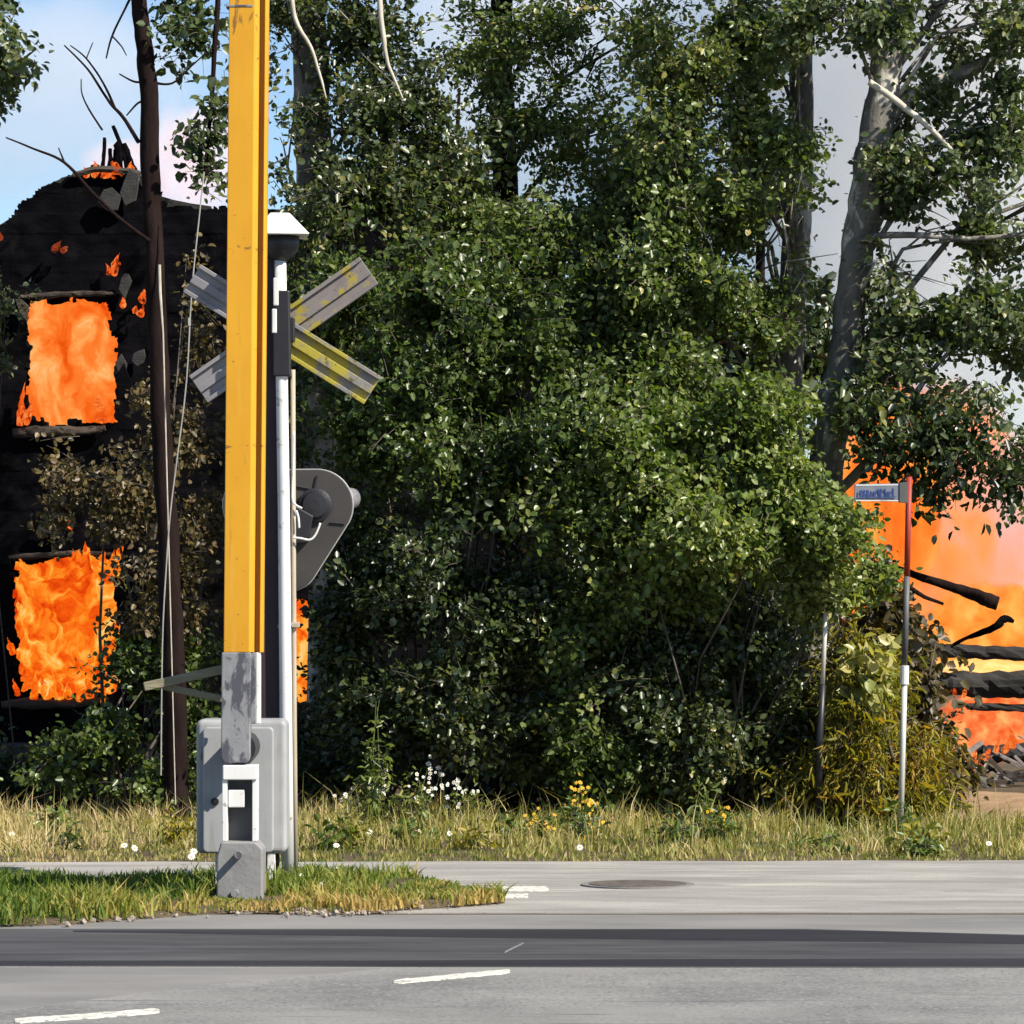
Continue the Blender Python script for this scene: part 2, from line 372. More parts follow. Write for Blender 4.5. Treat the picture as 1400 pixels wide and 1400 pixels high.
# ------------------------------------------------------------------ world, sun, camera
w = bpy.data.worlds.new('World'); SC.world = w; w.use_nodes = True
nt = w.node_tree; nt.nodes.clear()
wo = nt.nodes.new('ShaderNodeOutputWorld'); bg = nt.nodes.new('ShaderNodeBackground'); sky = nt.nodes.new('ShaderNodeTexSky')
sky.sky_type = 'NISHITA'; sky.sun_disc = False
sun_el = math.asin(TO_SUN.z); sun_az = math.atan2(TO_SUN.x, TO_SUN.y)
sky.sun_elevation = sun_el; sky.sun_rotation = sun_az
sky.air_density = .9; sky.dust_density = .15; sky.ozone_density = 3.5; sky.altitude = 300
nt.links.new(sky.outputs[0], bg.inputs[0]); bg.inputs[1].default_value = 0.076
nt.links.new(bg.outputs[0], wo.inputs[0])

sl = bpy.data.lights.new('sun', 'SUN'); sl.energy = 4.5; sl.angle = math.radians(.5); sl.color = (1, .92, .79)
so = bpy.data.objects.new('sun', sl); COL.objects.link(so)
so.rotation_euler = (-TO_SUN).to_track_quat('-Z', 'Y').to_euler()
so.location = TO_SUN * 60

cd = bpy.data.cameras.new('camera'); co = bpy.data.objects.new('camera', cd); COL.objects.link(co)
co.location = (0, 0, CAMZ); co.rotation_euler = (math.radians(90), 0, 0)
cd.sensor_width = 36; cd.lens = 36 * F / 1400.0; cd.shift_y = (HOR - 700) / 1400.0
cd.clip_start = .5; cd.clip_end = 3000
SC.camera = co
SC.render.engine = 'CYCLES'
SC.view_settings.view_transform = 'Standard'; SC.view_settings.look = 'None'; SC.view_settings.exposure = EXPO; SC.view_settings.gamma = 1
try:
    SC.cycles.use_denoising = True; SC.cycles.denoiser = 'OPENIMAGEDENOISE'
    SC.cycles.denoising_input_passes = 'RGB_ALBEDO_NORMAL'; SC.cycles.denoising_prefilter = 'ACCURATE'
    SC.cycles.max_bounces = 6; SC.cycles.diffuse_bounces = 3; SC.cycles.glossy_bounces = 2; SC.cycles.transmission_bounces = 3
    SC.cycles.transparent_max_bounces = 12; SC.cycles.volume_bounces = 2; SC.cycles.sample_clamp_indirect = 4
    SC.cycles.volume_max_steps = 256
except Exception as e: print(e)

# ------------------------------------------------------------------ ground
def sheet(name, pts, z, mat, kind='structure', thick=0):
    n_ = len(pts); m = MB(); m.add([(x, y, z) for x, y in pts] + ([(x, y, z - .006) for x, y in pts] if z > 0 else []),
                                   [tuple(range(n_))] + ([(i, (i + 1) % n_, n_ + (i + 1) % n_, n_ + i) for i in range(n_)] if z > 0 else []))
    o = m.build(name, mat); tag(o, kind=kind); return o

sheet('ground', [(-900, -50), (900, -50), (900, 1800), (-900, 1800)], 0.0, M['soil'])

def X(px, Y): return (px - 700) * Y / F
rng = random.Random(5)
def wobble_line(x0, x1, y0, y1, n, amp, seed):
    out = []
    for i in range(n + 1):
        t = i / n; x = x0 + (x1 - x0) * t
        out.append((x, y0 + (y1 - y0) * t + amp * (mnoise.noise(Vector((x * 2.1, seed, 0))) + .5 * mnoise.noise(Vector((x * 7.3, seed, 3))))))
    return out
# main road (near), then the crossing band, then the paler apron and the side street
sheet('road', [(-40, 4), (40, 4), (40, 19.9)] + wobble_line(40, -40, 19.9, 19.9, 2, 0, 1)[1:], .004, M['asphalt'])
# dusty older surface at the left of the road
dust = [(-9, 14.9)] + [(X(0, 15.15) , 15.15), (X(250, 16.1), 16.1), (X(520, 16.9), 16.95)] + [(X(520, 16.99), 16.99), (-9, 16.99)]
sheet('road_dusty_edge', dust, .005, M['asphalt_mid'])
y_top = [GY(1272 + (0 if px < 1100 else (px - 1100) * .027)) for px in range(-600, 2001, 100)]
band = [(X(px, y), y) for px, y in zip(range(-600, 2001, 100), y_top)]
sheet('crossing_strip', [(X(-600, 17.0), GY(1321)), (X(900, 17), GY(1324)), (X(2000, 17), GY(1325))] + band[::-1], .008, M['asphalt_new'])
sheet('rail_groove', [(X(-600, 17.0), GY(1320.5)), (X(900, 17), GY(1323.5)), (X(2000, 17), GY(1324.5)), (X(2000, 17), GY(1312)), (X(900, 17), GY(1314)), (X(500, 17), GY(1316)), (X(-600, 17), GY(1316.5))], .0092, M['rail'])
sheet('rail_groove', [(X(100, 18.8), GY(1276.5)), (X(700, 18.5), GY(1285)), (X(1100, 18.5), GY(1289)), (X(1400, 18.5), GY(1293)), (X(2000, 18.5), GY(1300)), (X(2000, 18.5), GY(1291)), (X(1400, 18.8), GY(1281)), (X(1100, 19), GY(1273.5)), (X(700, 19), GY(1273.5)), (X(100, 18.95), GY(1274.5))], .0092, M['rail'])
ap = wobble_line(-30, 30, 19.95, 19.95, 80, .05, 4)
sheet('road_apron', [(-30, 18.9), (30, 18.5)] + ap[::-1], .006, M['asphalt_mid'])
far = wobble_line(-30, 30, GY(1193) + .15, GY(1168), 160, .10, 8)
sheet('side_road', wobble_line(-30, 30, 19.95, 20.2, 100, .06, 4) + far[::-1], .007, M['asphalt_pale'])

def stripe(p0, p1, w0, name='road_marking', z=.0075, mat=None):
    """painted stripe between two photo points on the ground, w0 = its thickness in photo rows"""
    a = Vector((X(p0[0], GY(p0[1])), GY(p0[1]))); b = Vector((X(p1[0], GY(p1[1])), GY(p1[1])))
    a2 = Vector((X(p0[0], GY(p0[1] + w0)), GY(p0[1] + w0))); b2 = Vector((X(p1[0], GY(p1[1] + w0)), GY(p1[1] + w0)))
    n_ = 26; rs = random.Random(int(p0[0] * 7 + p0[1])); lo = []; hi = []
    for i in range(n_ + 1):       # worn, slightly ragged edges
        t = i / n_; e = min(t, 1 - t) * n_
        k = .16 + .34 * max(0, 1 - e) ** .5
        lo.append(a2.lerp(b2, t).lerp(a.lerp(b, t), k * rs.uniform(.2, 1))); hi.append(a.lerp(b, t).lerp(a2.lerp(b2, t), k * rs.uniform(.2, 1)))
    return sheet(name, lo + hi[::-1], z, mat or M['paint'])
stripe((538, 1341), (697, 1326), 7); stripe((20, 1394), (218, 1380), 8)
stripe((1010, 1420), (1160, 1407), 8); stripe((-480, 1430), (-300, 1418), 8)
stripe((640, 1213), (750, 1213), 8, z=.0085); stripe((668, 1224), (722, 1223), 7, z=.0085)
stripe((690, 1303), (716, 1290), 2.5, z=.0088, mat=M['asphalt_mid'], name='scuff_mark'); stripe((874, 1283), (890, 1273), 3, z=.0088, mat=M['asphalt_mid'], name='scuff_mark'); stripe((560, 1277), (590, 1275), 1.2, z=.0088, mat=M['asphalt_mid'], name='scuff_mark')
# manhole cover in the side street
mh = MB()
c = Vector((X(872, GY(1212)), GY(1212), 0))
mh.tube([c + Vector((0, 0, .0)), c + Vector((0, 0, .019))], [.29, .285], 32)
o = mh.build('manhole_cover', M['castiron']); tag(o, 'dark round manhole cover set in the pale side street', 'manhole cover')
mr = MB(); mr.tube([c, c + Vector((0, 0, .0155))], [.33, .33], 32); mr.build('frame', M['asphalt_mid'], o)

# grass island in front of the barrier: low raised earth with a ragged edge
isl_near = [(-700, 1270), (-200, 1271), (0, 1269), (90, 1266), (180, 1259), (280, 1252), (330, 1249), (420, 1252), (500, 1251), (560, 1246), (620, 1243), (690, 1237)]
isl_far = [(690, 1232), (640, 1221), (600, 1211), (560, 1204), (480, 1200), (400, 1200), (280, 1203), (150, 1206), (0, 1206), (-200, 1207), (-700, 1208)]
isl = [(X(px, GY(py)), GY(py)) for px, py in isl_near] + [(X(px, GY(py)), GY(py)) for px, py in isl_far]
m = MB()
n = len(isl); cx = sum(p[0] for p in isl) / n; cy = sum(p[1] for p in isl) / n
def inset(p, d):
    return (p[0], p[1] + (d if p[1] < 21.6 else -d))
vs = [(x, y, .006) for x, y in isl] + [(*inset(p, .12), .03) for p in isl]
fs = [(i, (i + 1) % n, n + (i + 1) % n, n + i) for i in range(n)] + [tuple(range(n, 2 * n))]
m.add(vs, fs); o = m.build('grass_island', M['soil']); tag(o, kind='structure')
# crumbly gravel along its near edge: loose stones
m = MB(); rg = random.Random(3)
for i in range(230):
    px = rg.gauss(430, 70) if i % 3 else rg.uniform(80, 640); k = np.interp(px, [p[0] for p in isl_near], [p[1] for p in isl_near])
    py = k + rg.gauss(-1, 3.2); Y = GY(py); s = .006 + .02 * rg.random() ** 2.2
    R = Matrix.Rotation(rg.uniform(0, 6), 3, Vector((rg.random(), rg.random(), rg.random() + .1)).normalized())
    m.box((X(px, Y), Y, .012 + s * .3), (s * 1.5, s, s * .8), R)
o = m.build('gravel', M['gravel'], bevel=.003, seg=1); tag(o, kind='stuff')

# ------------------------------------------------------------------ grass
def in_poly(x, y, poly):
    inside = np.zeros(len(x), bool); n = len(poly); j = n - 1
    for i in range(n):
        xi, yi = poly[i]; xj, yj = poly[j]
        c = ((yi > y) != (yj > y)) & (x < (xj - xi) * (y - yi) / (yj - yi + 1e-12) + xi)
        inside ^= c; j = i
    return inside
def vnoise(x, y, sc, seed):
    return np.array([mnoise.fractal(Vector((a * sc, b * sc, seed)), 1.0, 2.0, 3) for a, b in zip(x, y)])
def grass(name, poly, count, hfun, cfun, mat, seed, z=0.0, width=.006):
    r = np.random.default_rng(seed)
    xs = [p[0] for p in poly]; ys = [p[1] for p in poly]
    x = r.uniform(min(xs), max(xs), count); y = r.uniform(min(ys), max(ys), count)
    k = in_poly(x, y, poly); x = x[k]; y = y[k]
    nz = vnoise(x, y, 1.1, seed); nz2 = vnoise(x, y, 3.5, seed + 9)
    keep = r.random(len(x)) < np.clip(.7 + nz2 * 1.9, .06, 1); x, y, nz, nz2 = x[keep], y[keep], nz[keep], nz2[keep]
    n = len(x)
    h = hfun(x, y, nz, r); c = np.clip(cfun(x, y, nz, nz2, r), 0, 1)
    az = r.uniform(0, 2 * np.pi, n); lean = np.abs(r.normal(0, .6, n)) * h
    dx, dy = np.cos(az), np.sin(az); wd = width * r.uniform(.6, 1.5, n)
    fa = r.uniform(0, np.pi, n); sx, sy = np.cos(fa) * wd, np.sin(fa) * wd
    b = np.stack([x, y, np.full(n, z)], 1)
    mid = b + np.stack([dx * lean * .35, dy * lean * .35, h * .55], 1)
    tip = b + np.stack([dx * lean, dy * lean, h * r.uniform(.8, 1, n)], 1)
    sd = np.stack([sx, sy, np.zeros(n)], 1)
    V = np.stack([b - sd, b + sd, mid - sd * .75, mid + sd * .75, tip], 1).reshape(-1, 3)
    i = np.arange(n)[:, None] * 5
    f4 = i + np.array([[0, 1, 3, 2]]); f3 = i + np.array([[2, 3, 4]])
    o = mesh_np(name, V, [f4, f3], [mat], [0, 0], np.repeat(c, 5)); tag(o, kind='stuff'); return o

edge = [(x, y + .03) for x, y in far if -8 < x < 8]
edge = [(x, y - .06) for x, y in edge]
verge = edge + [(8, 28.4), (0, 28.4), (-2, 29.6), (-8, 30)]
def edge_y(x): return np.interp(x, [p[0] for p in far], [p[1] for p in far])
def vh(x, y, nz, r):
    d = np.clip((y - edge_y(x)) / 3.5, 0, 1)
    h = (.03 + .11 * d ** .8) * np.clip(.75 + 1.5 * nz + .8 * vnoise(x, y, 2.6, 77), .25, 2.1)
    tall = (r.random(len(x)) < .05) * r.uniform(.03, .26, len(x)) * (d > .25)
    return np.clip(h * r.uniform(.5, 1.35, len(x)) + tall, .03, .8)
def vc(x, y, nz, nz2, r):
    d = np.clip((y - edge_y(x)) / 3, 0, 1)
    left = np.clip((-1.2 - x) * .6, 0, 1)
    return .34 + .36 * nz + .30 * nz2 + .22 * left + .10 * d + r.normal(0, .18, len(x))
grass('grass', verge, 105000, vh, vc, G_verge, 21, width=.0045)
ip = [(x, y - .09) if y < 20.9 else (x, y + .02) for x, y in isl]
def ih(x, y, nz, r):
    foot = 1 - .75 * ((np.abs(x - X(335, 20.6)) < .22) & (y < 20.95))
    return np.clip((.075 + .07 * nz) * r.uniform(.4, 1.6, len(x)) * foot, .03, .28)
def ic(x, y, nz, nz2, r):
    nearedge = np.clip((20.75 - y) * 2.2, 0, 1) * np.clip((x + 2.6) * 1.2, 0, 1)
    return .30 + .45 * nz2 + .5 * nearedge + .22 * np.clip(x + 1.6, 0, 1) + r.normal(0, .14, len(x))
grass('grass', ip, 52000, ih, ic, G_green, 33, z=.022)

# ------------------------------------------------------------------ foliage
LEAFK = 1.25
def foliage(name, clumps, seed, mats, parent, size=.052, wid=.72, per=15, twig_len=.24, up=.4, droop=.15, spread=.05, tone=0.0, hole=0.0, dens=1.0, fold=.12):
    """leaves on small sprays scattered through ellipsoid clumps (px, py, Y, rx_px, ry_px, rdepth_m, n_leaves)"""
    R = random.Random(seed); r = np.random.default_rng(seed)
    cen = []; axis = []; rnd = []; twigs = MB()
    for (px, py, Y, rx, ry, rd, nl) in clumps:
        C = P(px, py, Y); a = rx * Y / F; b = ry * Y / F
        k = max(1, int(nl * (LEAFK if size < .06 else 1.0) * dens / per)); made = 0; tries = 0
        ctone = R.gauss(0, .08)
        while made < k and tries < k * 6:
            tries += 1
            d = Vector((R.gauss(0, 1), R.gauss(0, 1), R.gauss(0, 1))).normalized()
            q = min(1.45, abs(R.gauss(0, .62))) if d.z > -.2 else R.random() ** .5
            p = C + Vector((d.x * a * q, d.y * rd * q, d.z * b * q))
            if p.z < .03: continue
            if hole and mnoise.noise(p * 1.7 + Vector((seed, 0, 0))) + .7 * mnoise.noise(p * 4.2) < hole * .7 - .3: continue
            made += 1
            out = Vector((d.x, d.y, d.z * .6 + .1)) + Vector((R.gauss(0, .5), R.gauss(0, .5), R.gauss(0, .5)))
            out.normalize(); out = (out + Vector((0, 0, -droop * 2))).normalized()
            L = twig_len * R.uniform(.6, 1.4)
            base = p - out * L * .5
            st = ctone + R.gauss(0, .09)
            twigs.tube([base, base + out * L * .5 + Vector((0, 0, .01)), base + out * L], [.004, .003, .0015], 3, 0, cap=False)
            m_ = max(3, int(per * R.uniform(.6, 1.4)))
            for i in range(m_):
                t = R.random() ** .7
                cen.append(base + out * L * t + Vector((R.gauss(0, spread), R.gauss(0, spread), R.gauss(0, spread))))
                axis.append(out); rnd.append(.45 + tone + st + R.gauss(0, .16))
    n = len(cen)
    c = np.array(cen); ax = np.array(axis) * .55 + r.normal(0, .6, (n, 3)); ax[:, 2] -= droop
    ax /= np.linalg.norm(ax, axis=1, keepdims=True)
    nm = r.normal(0, .8, (n, 3)); nm[:, 2] += up + .42; nm[:, 1] -= .5; nm[:, 0] += .62
    nm -= ax * (nm * ax).sum(1, keepdims=True); nm /= np.linalg.norm(nm, axis=1, keepdims=True) + 1e-9
    bi = np.cross(nm, ax)
    L = (size * r.uniform(.5, 1.45, n))[:, None]; W = L * wid * r.uniform(.8, 1.15, (n, 1)); fd = L * fold
    cu = L * r.uniform(-.25, .1, (n, 1))
    V = np.stack([c, c + ax * L * .28 - bi * W * .48 + nm * fd, c + ax * L * .68 - bi * W * .42 + nm * (fd + cu * .4), c + ax * L + nm * cu,
                  c + ax * L * .68 + bi * W * .42 + nm * (fd + cu * .4), c + ax * L * .28 + bi * W * .48 + nm * fd], 1).reshape(-1, 3)
    i = np.arange(n)[:, None] * 6
    fA = i + np.array([[0, 1, 2, 3]]); fB = i + np.array([[0, 3, 4, 5]])
    at = np.repeat(np.clip(rnd, 0, 1), 6)
    tv = np.array(twigs.v) if twigs.v else np.zeros((0, 3)); tf = np.array(twigs.f, dtype=int) if twigs.f else np.zeros((0, 4), int)
    V2 = np.concatenate([V, tv]); tf = tf + len(V)
    at2 = np.concatenate([at, np.zeros(len(tv))])
    return mesh_np(name, V2, [fA, fB, tf], mats, [0, 0, 1], at2, parent)

def limb(mb, pts, seed, n=10, jit=.06, sub=6, mi=0):
    """pts: (px, py, Y, width_px) -> tapered, slightly lumpy limb"""
    R = random.Random(seed); sp = spline(pts, sub); P3 = []; rad = []
    for k, (px, py, Y, wd) in enumerate(sp):
        q = P(px, py, Y)
        q += Vector((mnoise.noise(Vector((k * .31, seed, 0))), mnoise.noise(Vector((k * .31, seed, 5))), 0)) * wd * Y / F * .12
        P3.append(q); rad.append(max(.0015, wd * .5 * Y / F))
    mb.tube(P3, rad, n, mi, jit, R)
    return P3

def tree(name, label, group, trunk, bark, clumps, leafmat, seed, limbs=(), branches=(), dead=(), cat='tree', **kw):
    root = empty(name, Vector((P(trunk[-1][0], trunk[-1][1], trunk[-1][2]).x, trunk[-1][2], 0)), label, cat, group)
    mb = MB(); base = trunk[-1]
    gy = GY_row(base[2])
    pts = list(trunk)
    pts[-1] = (base[0], gy + 6, base[2], base[3])
    P3 = limb(mb, pts, seed, 12)
    R = random.Random(seed)
    # hidden limbs from the trunk into each clump
    for (px, py, Y, rx, ry, rd, nl) in clumps:
        if nl < 500 or py > 440: continue
        C = P(px, py, Y)
        cand = [q for q in P3 if q.z < C.z - .1] or [P3[-1]]
        q = min(cand, key=lambda v: abs((C.z - v.z) - .7 * (Vector((C.x - v.x, C.y - v.y, 0)).length + .2)))
        midp = q.lerp(C, .5) + Vector((R.gauss(0, .08), R.gauss(0, .08), .16 + .1 * (C - q).length))
        r0 = min(.035, .012 + .008 * (C - q).length)
        mb.tube([q, midp, C], [r0, r0 * .7, r0 * .3], 6)
        for j in range(5):
            e = C + Vector((R.gauss(0, .6) * rx * Y / F, R.gauss(0, .6) * rd, R.gauss(0, .6) * ry * Y / F))
            mb.tube([midp.lerp(C, R.random()), (midp + e) / 2 + Vector((0, 0, .05)), e], [r0 * .5, r0 * .3, .003], 5)
    mb.build('trunk', bark, root, smooth=True)
    for k, b in enumerate(branches):
        m2 = MB(); limb(m2, b, seed + 50 + k, 8); m2.build('branch', bark, root, smooth=True)
    for k, b in enumerate(dead):
        m2 = MB(); limb(m2, b, seed + 80 + k, 6); o2 = m2.build('branch', M['twig_pale'], root, smooth=True); o2['label'] = 'pale dead bare branch'
    if clumps: foliage('crown', clumps, seed, [leafmat, M['twig']], root, **kw)
    return root
def GY_row(Y): return HOR + F * CAMZ / Y

def shrub(name, label, group, base, clumps, leafmat, seed, nstem=7, cat='shrub', stem=M['twig'], **kw):
    px0, Y0 = base
    root = empty(name, Vector((X(px0, Y0), Y0, 0)), label, cat, group)
    mb = MB(); R = random.Random(seed)
    for k in range(nstem):
        cl = R.choice(clumps); C = P(cl[0], cl[1], cl[2]) + Vector((R.gauss(0, .4) * cl[3] * cl[2] / F, R.gauss(0, .3) * cl[5], R.gauss(0, .3) * cl[4] * cl[2] / F))
        b0 = Vector((X(px0, Y0) + R.gauss(0, .15), Y0 + R.gauss(0, .12), -.02))
        mid = b0.lerp(C, .5) + Vector((R.gauss(0, .1), R.gauss(0, .1), .12))
        r0 = R.uniform(.008, .02)
        mb.tube([b0, mid, C], [r0, r0 * .7, r0 * .3], 6)
    mb.build('stems', stem, root, smooth=True)
    foliage('foliage', clumps, seed, [leafmat, M['twig']], root, **kw)
    return root

TG = 'trees along the overgrown plot'
# slender dark tree in front of the burning house
tree('slender_tree', 'slender dark trunk with bare twigs standing in front of the burning house windows', TG,
     [(172, -140, 28.9, 16), (180, -40, 28.9, 20), (189, 0, 28.9, 21), (197, 60, 28.9, 23), (204, 130, 28.9, 25), (206, 250, 28.9, 26), (210, 330, 28.9, 26), (215, 450, 28.9, 27), (222, 600, 28.9, 28), (230, 750, 28.9, 30), (237, 900, 28.9, 32), (242, 1120, 28.9, 36)],
     M['bark_dark'],
     [(262, 55, 29.1, 46, 62, .5, 360), (240, 10, 29.1, 34, 36, .4, 150), (262, 165, 29.1, 40, 50, .4, 200), (285, 235, 29.1, 30, 36, .3, 130), (302, 110, 29.1, 16, 90, .4, 200), (215, 165, 29.1, 14, 30, .2, 40), (240, -90, 29.1, 90, 60, .8, 1500)],
     L_cool, 11,
     branches=[[(190, 195, 28.9, 6), (168, 160, 28.9, 5), (150, 140, 28.9, 4), (120, 95, 28.9, 3), (88, 62, 28.9, 2)],
               [(158, 150, 28.9, 4), (142, 115, 28.9, 3), (118, 80, 28.9, 2.4), (96, 62, 28.9, 1.6)],
               [(118, 80, 28.9, 2), (127, 58, 28.9, 1.4)],
               [(140, 178, 28.8, 3), (122, 150, 28.8, 2.6), (112, 128, 28.8, 2), (111, 108, 28.8, 1.5)],
               [(205, 330, 28.8, 6), (165, 300, 28.8, 5), (125, 262, 28.8, 5), (88, 222, 28.8, 4), (45, 203, 28.8, 3), (8, 188, 28.8, 2)],
               [(88, 222, 28.8, 3), (80, 202, 28.8, 1.6)],
               [(182, -10, 28.9, 4), (166, 22, 28.9, 3), (153, 50, 28.9, 3), (145, 80, 28.9, 2)], [(154, 50, 28.9, 2.4), (165, 62, 28.9, 2), (173, 76, 28.9, 1.4)],
               [(205, 110, 28.9, 4), (185, 112, 28.9, 3), (163, 101, 28.9, 1.8)], [(204, 140, 28.9, 3), (190, 140, 28.9, 3), (173, 158, 28.9, 2)],
               [(206, 112, 28.9, 4), (235, 114, 28.9, 3), (262, 90, 28.9, 2.4), (282, 72, 28.9, 1.6)],
               [(280, 240, 29.0, 5), (288, 150, 29.0, 6), (294, 60, 29.0, 7), (300, -40, 29.0, 8)]],
     hole=.3, size=.07, tone=-.05, per=8)
# tree just outside the left edge: one bough hangs into view
tree('hanging_tree', 'leafy bough hanging into the top left corner against blue sky', TG,
     [(-70, -300, 30, 20), (-78, 100, 30, 30), (-90, 700, 30, 36), (-95, 1112, 30, 42)], M['bark_grey'],
     [(5, 20, 30, 36, 50, .35, 430), (8, 95, 30, 30, 44, .3, 420), (0, 140, 30, 22, 26, .3, 130), (50, 5, 30, 24, 14, .25, 90), (-80, 30, 30, 70, 120, .8, 2200), (-110, -120, 30, 120, 110, 1, 2600), (-120, 330, 30, 60, 110, .5, 900)],
     L_cool, 12, size=.075, hole=.3, dens=.85)
# broad grey trunk behind the barrier
tree('broad_tree', 'broad grey trunk with dark crown rising behind the yellow boom', TG,
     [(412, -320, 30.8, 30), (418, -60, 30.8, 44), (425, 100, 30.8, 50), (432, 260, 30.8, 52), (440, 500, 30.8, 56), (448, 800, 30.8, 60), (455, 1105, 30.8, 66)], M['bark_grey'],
     [(390, 60, 30.2, 40, 90, .5, 1300), (395, 210, 30.2, 40, 80, .5, 1300), (500, 40, 30.3, 90, 80, .8, 3600), (470, 170, 30.2, 60, 80, .7, 1900), (560, 130, 30.4, 80, 90, .8, 4200), (500, 270, 30, 110, 80, .9, 6400), (600, 230, 30.3, 80, 60, .8, 3600), (560, 330, 29.9, 120, 60, .8, 6500), (400, 320, 30.4, 70, 70, .6, 2300), (420, -90, 30.6, 160, 90, 1.2, 5500), (560, -150, 30.8, 130, 90, 1.2, 4500), (430, -260, 30.8, 140, 90, 1.2, 4000)],
     L_dark, 13, hole=.7, tone=.2, dens=.62,
     dead=[[(416, -190, 30.7, 12), (402, -120, 30.0, 10), (394, -60, 29.5, 8), (398, -10, 29.4, 7), (405, 30, 29.4, 6), (425, 65, 29.4, 5), (438, 105, 29.4, 4), (446, 135, 29.4, 2)], [(420, -230, 30.7, 14), (470, -190, 30.0, 12), (508, -110, 29.5, 9), (518, -10, 29.4, 8), (524, 50, 29.4, 7), (530, 85, 29.4, 5), (540, 110, 29.4, 4), (551, 135, 29.4, 2)]])
tree('leafy_tree', 'dense green tree with hidden trunk filling the middle top', TG,
     [(690, -320, 31.5, 20), (686, 0, 31.5, 30), (690, 300, 31.5, 36), (697, 700, 31.5, 40), (700, 1099, 31.5, 46)], M['bark_dark'],
     [(690, 60, 31, 80, 80, .8, 3400), (780, 40, 31, 90, 70, .8, 4400), (850, 60, 31, 80, 80, .8, 3500), (720, 170, 31, 90, 80, .9, 3600), (830, 180, 31, 100, 80, .9, 4200), (650, 320, 30.2, 110, 80, 1, 9000), (780, 330, 30.1, 120, 80, 1, 9500), (740, -90, 31, 180, 90, 1.3, 3250), (700, -230, 31.2, 180, 90, 1.3, 2500), (890, 280, 30.6, 80, 90, .8, 4200)],
     L_green, 14, hole=.72, dens=.62, tone=.04, wid=.66, size=.048)
# the two grey trunks at the right
tree('straight_tree', 'straight grey trunk left of the leaning one, with sun patches painted into its bark', TG,
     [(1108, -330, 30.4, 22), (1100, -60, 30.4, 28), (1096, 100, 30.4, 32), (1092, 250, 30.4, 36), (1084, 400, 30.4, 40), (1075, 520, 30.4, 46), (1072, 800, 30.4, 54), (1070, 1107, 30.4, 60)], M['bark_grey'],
     [(1085, 60, 29.2, 40, 60, .3, 900), (1080, 170, 29.2, 44, 60, .3, 1100), (1070, 300, 29.2, 50, 60, .3, 1200), (1075, 420, 29.2, 44, 50, .3, 900), (930, 60, 30, 90, 80, .8, 4400), (1020, 40, 29.8, 90, 90, .9, 4800), (940, 190, 29.8, 90, 80, .9, 4200), (1030, 190, 29.8, 70, 90, .6, 3400), (960, 360, 29.5, 120, 80, .9, 8500), (960, 310, 29.6, 110, 80, .9, 5800), (1050, 330, 29.6, 60, 80, .5, 2500), (900, 400, 29.6, 90, 60, .9, 3600), (1010, 430, 29.7, 70, 50, .5, 1900), (1010, -80, 30, 170, 90, 1.2, 3250), (1060, -220, 30.2, 170, 90, 1.2, 2500), (1030, -360, 30.2, 150, 90, 1.2, 2000)],
     L_green, 15, hole=.72, tone=.14, dens=.62, size=.05)
